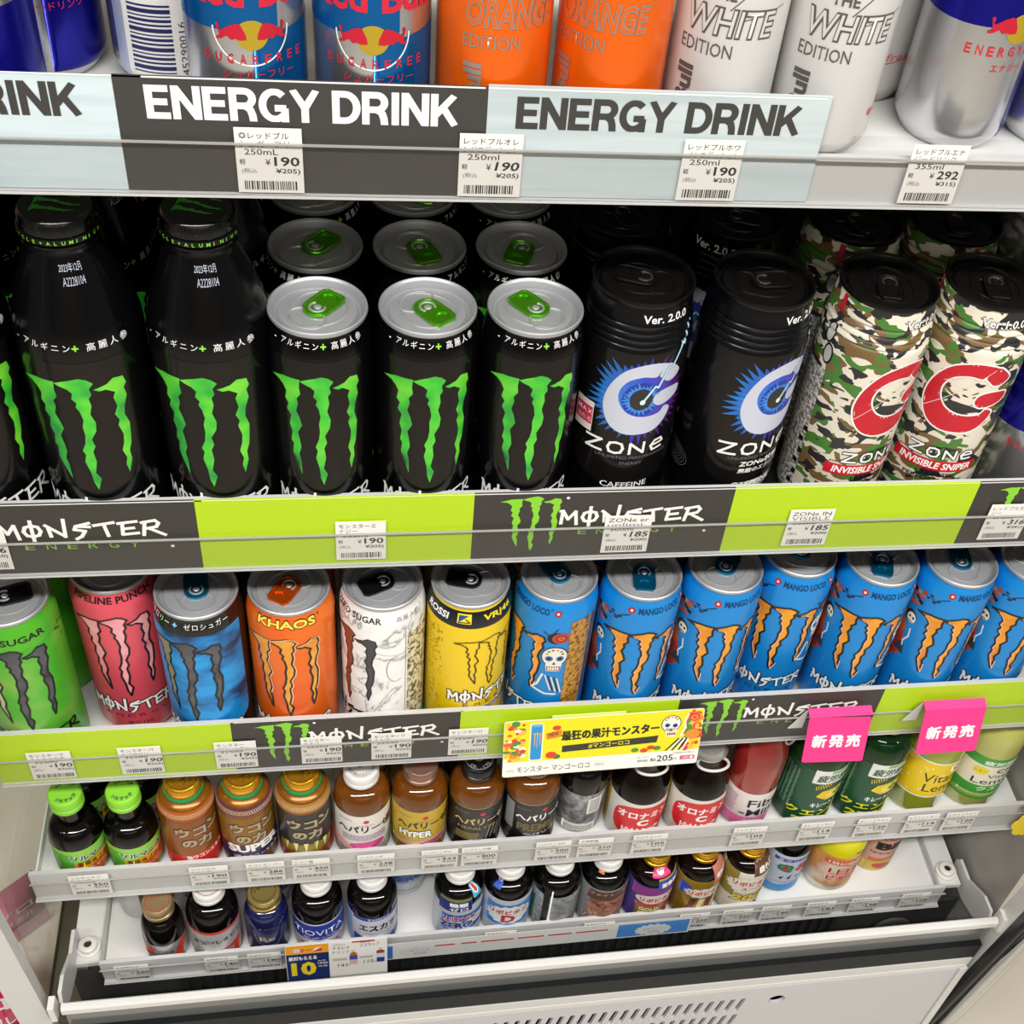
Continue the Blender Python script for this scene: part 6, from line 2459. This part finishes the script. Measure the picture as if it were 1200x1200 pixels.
GC5 = dict(r=22, h=101, hs=64, rn=12.5, hn=83, glass=BROWN, capm=GOLDCAP, cap_r=13, cap_h=13, group=G5B)
make_bottle('tonic_bottle', 'dark bottle with navy tag and red ZERO lettering, white cap', 146, -6, d5(146), art=moved(art_lip0, 6, 22.2, mat('#c5cad2', 0.4)), phi=2, cap_art=cap_line('#b04a4a'), **TB)
make_bottle('tonic_bottle', 'dark bottle with blue starburst label and large red D', 190.8, -6, d5(191), art=moved(art_lipd, 8, 22.2, mat('#c6ccd4', 0.4)), phi=2, cap_art=cap_line('#b04a4a'), **TB)
make_bottle('tonic_bottle', 'dark bottle turned to show its silver back with a black bar', 235.3, -6, d5(235), art=moved(art_sback, 6, 22.2, mat('#a3a5a4', 0.4)), phi=2, cap_art=cap_line('#b04a4a'), **TB)
make_bottle('tonic_bottle', 'dark bottle with a tanned face print and orange neck sticker', 279.6, -6, d5(280), art=moved(art_face, 12, 22.2, mat('#8c8d90', 0.4)), phi=2, cap_art=cap_line('#b04a4a'), **TB)
make_bottle('tonic_bottle', 'gold-capped bottle with purple label and pink neck sticker', 324.2, -6, d5(324), art=moved(art_d1, 6, 22, mat('#4a3a86', 0.4)), phi=3, **GC5)
make_bottle('tonic_bottle', 'gold-capped bottle with gold and blue label', 369.2, -6, d5(369), art=moved(art_gold, 8, 22, mat('#8a6a1c', 0.4)), phi=3, **GC5)
make_bottle('tonic_bottle', 'gold-capped bottle with cream label marked 2000', 414.4, -5, d5(414), art=moved(art_2000, 8, 22, mat('#cfc9ba', 0.4)), phi=3, **GC5)


def art_q8(a):
    band(a, 21.8, 3, 80, mat('#c5cede', 0.4))
    a.poly([(-66, 3), (66, 3), (66, 16), (20, 24), (-10, 18), (-66, 22)], mat('#2a8ed0', 0.4), 2)
    a.rect(-20, 68, 30, 74, mat('#2c3f96', 0.4), 2)
    a.text('タウリン1000', -16, 26, 69, 4, WINK, 3, 0.03)
    a.text('Q', -15, 2, 46, 17, mat('#1a7a4a', 0.4), 3, 0.05)
    a.ell(-6.5, 55, 3.4, 4.4, mat('#b8303a', 0.4), 4)
    a.text('&P', 4, 28, 46, 17, mat('#b8303a', 0.4), 3, 0.05)
    for k in range(4):
        a.poly([(-10 + k * 8, 34), (-5 + k * 8, 38 + (k % 2) * 3), (-7 + k * 8, 31)], mat('#1c2030', 0.4), 3)
    fineprint(a, -16, 20, 24, 28, mat('#4a78b8', 0.5), 3, 4)
    a.v = [(x, 3 + (y - 3) * 0.84, l) for x, y, l in a.v]


make_bottle('tonic_bottle', 'dark bottle with pale blue label marked Q8', 461.5, 13, d5(461), r=21.6, h=104, hs=68, rn=12.5, hn=90, glass=BLACKGLASS, capm=WCAP, cap_r=13, cap_h=11, art=art_q8, phi=2, group=G5B)


def art_yel(a):
    band(a, 24.6, 3, 78, mat_noise('citrus_print', [(0.32, '#e8e0c8'), (0.5, '#d88a4a'), (0.68, '#e0b03a')], 30, 3, rough=0.4))
    a.text('1日分', -14, 27, 42, 15, WINK, 3, 0.1)
    a.text('1日分', -13, 26, 43, 13, mat('#c8242c', 0.4), 5, 0.05)
    a.text('ビタミン', -14, 27, 27, 13, WINK, 3, 0.09)
    a.text('ビタミン', -13, 26, 28, 11, mat('#c8242c', 0.4), 5, 0.05)
    a.rect(-20, 62, 30, 73, mat('#d8683a', 0.4), 3)
    a.text('1日に必要な', -16, 26, 64, 6, WINK, 4, 0.04)
    a.text('house', 8, 24, 84, 5, mat('#6a4a10', 0.4), 4, 0.04)
    band(a, 24.6, 3, 14, mat('#d3d0c8', 0.35, 0.4), 1)
    a.v = [(x, 3 + (y - 3) * 0.8, l) for x, y, l in a.v]


def art_bb(a):
    band(a, 20, 3, 90, mat_noise('peach_print', [(0.3, '#e0a090'), (0.55, '#e6c4a4'), (0.75, '#dfd39a')], 26, 3, rough=0.4))
    a.text('BB', -12, 20, 50, 15, INK, 3, 0.06)
    a.text('CHOCOLA', -16, 22, 80, 6, mat('#7a2c34', 0.4), 3, 0.02)
    a.text('Chocola', -8, 20, 70, 6, mat('#7a2c34', 0.4), 3, 0.02)
    a.text('sparkling', -16, 20, 40, 6, INK, 3)
    a.poly([(-18, 6), (24, 6), (24, 30), (-18, 22)], mat('#cbb23a', 0.4), 2)
    a.ell(2, 16, 10, 6, mat('#b8443c', 0.4), 3)
    a.poly([(-14, 24), (24, 32), (24, 36), (-14, 30)], mat('#d8603a', 0.4), 3)
    a.v = [(x, 3 + (y - 3) * 0.84, l) for x, y, l in a.v]


make_bottle('bottle_can', 'yellow-topped bottle with orange label and red characters', 512.5, 12, d5(512), r=24.6, h=107, hs=66, rn=14, hn=95, glass=mat('#dcd21a', 0.25, name='yellow_body'), capm=mat('#d8a81c', 0.3, 0.5), cap_r=14.5, cap_h=8, art=art_yel, phi=0, group=G5B)
make_bottle('bottle_can', 'peach and yellow bottle marked BB, last on the lowest tray', 563, 24, d5(563), r=20, h=118, hs=92, rn=13, hn=106, glass=mat('#e0b8a0', 0.3), capm=WCAP, cap_r=13.5, cap_h=10, art=art_bb, phi=0, group=G5B)


def art_alback(a):
    band(a, 22.2, 3, 58, mat('#c9c8c7', 0.3, 0.4))
    a.rect(-3, 3, 2, 58, mat('#55555a', 0.4), 2)
    band(a, 22.2, 54, 58, mat('#d2402c', 0.4), 1)


make_bottle('tonic_bottle', 'dark silver-labelled bottle set back behind the small gold-capped one', -136, 42, d5(-136), art=art_alback, phi=10, **TB)
make_bottle('tonic_bottle', 'dark red-labelled bottle set back behind the larger red and silver one', -88, 42, d5(-88), art=art_a7, phi=30, **TB)
for xx, lb in ((-24, 'behind the navy one'), (21, 'behind the blue banner one')):
    make_bottle('tonic_bottle', 'dark blue-labelled bottle standing ' + lb, xx, 42, d5(xx), art=art_tio, key='tio2', phi=20, **TB)
for i, (xx, lb) in enumerate(((191, 'starburst one'), (235.5, 'silver-backed one'), (280, 'face print one'))):
    make_bottle('tonic_bottle', 'dark white-capped bottle standing behind the ' + lb, xx, 42, d5(xx), art=art_lipd, key='lipd2', phi=40 + i * 30, **TB)
for i, (xx, lb) in enumerate(((324.5, 'purple-labelled one'), (369.5, 'gold and blue one'), (414.5, 'one marked 2000'))):
    make_bottle('tonic_bottle', 'dark gold-capped bottle standing behind the ' + lb, xx, 42, d5(xx), art=art_gold, key='gold2', phi=40 + i * 30, **GC5)

# ---------------------------------------------------------------- NEIGHBOUR AT THE LEFT END: pale shelving and pink bags
nb = thing('neighbour_rack', 'cream display rack beyond the glass end panel', 'rack', -500, 100, -1100)
b = MB()
CREAM = mat_noise('cream_panel', [(0.35, '#d6d0c0'), (0.65, '#e4dfd0')], 5, 3, rough=0.5)
b.box(-900, -215, 300, 310, 0, 700, CREAM)
o = b.build('rack_back', nb)
o.location = Vector((500, -100, 0)) * S
for zz in (60, 220):
    b = MB()
    b.box(-900, -250, -20, 300, zz, zz + 14, CREAM)
    o = b.build('rack_shelf', nb)
    o.location = Vector((500, -100, 0)) * S


def bag(label, x, y, z, w, h, d, col, col2, rz=0.0, lean=0.0):
    t = thing('snack_bag', label, 'bag', x, y, z, rz, 'pink snack bags')
    nx, nz = 10, 12
    b = MB()
    for side in (1, -1):
        vs, fs = [], []
        for j in range(nz + 1):
            for i in range(nx + 1):
                u, v = i / nx, j / nz
                bul = d * 0.5 * (sin(pi * u) ** 0.6) * (sin(pi * min(max((v - 0.06) / 0.88, 0), 1)) ** 0.6)
                bul *= 1 + 0.08 * sin(9 * u + 7 * v)
                vs.append(((u - 0.5) * w, -side * bul, v * h))
        for j in range(nz):
            for i in range(nx):
                q = j * (nx + 1) + i
                fs.append((q, q + 1, q + nx + 2, q + nx + 1))
        b.add(vs, fs, mat(col, 0.25), True)
    b.build('pouch', t)
    a = Art()
    a.text('プロ', -w * 0.3, w * 0.3, h * 0.62, h * 0.16, WINK, 1, 0.04)
    a.text('ポテル', -w * 0.2, w * 0.3, h * 0.45, h * 0.1, WINK, 1)
    a.poly([(-w * 0.45, h * 0.08), (w * 0.45, h * 0.08), (w * 0.45, h * 0.3), (0, h * 0.36), (-w * 0.45, h * 0.25)], mat(col2, 0.4), 1)
    me = a.mesh_flat('bag_print', (0, -d * 0.52, 0), (1, 0, 0), (0, 0, 1))
    put('bag_print', me, t)
    t.rotation_euler = (radians(lean), 0, rz)
    return t


bag('pink snack bag standing outside the white end post', -292, -14, -866, 112, 172, 36, '#d81f64', '#c8b06a', radians(14))
bag('pink snack bag behind the glass end panel, its colour paled for the glass reflection', -292, 110, -866, 70, 78, 30, '#d88a9e', '#d8a0ae', radians(40))  # whitish glass reflection painted into the bag colours, not made by the panel
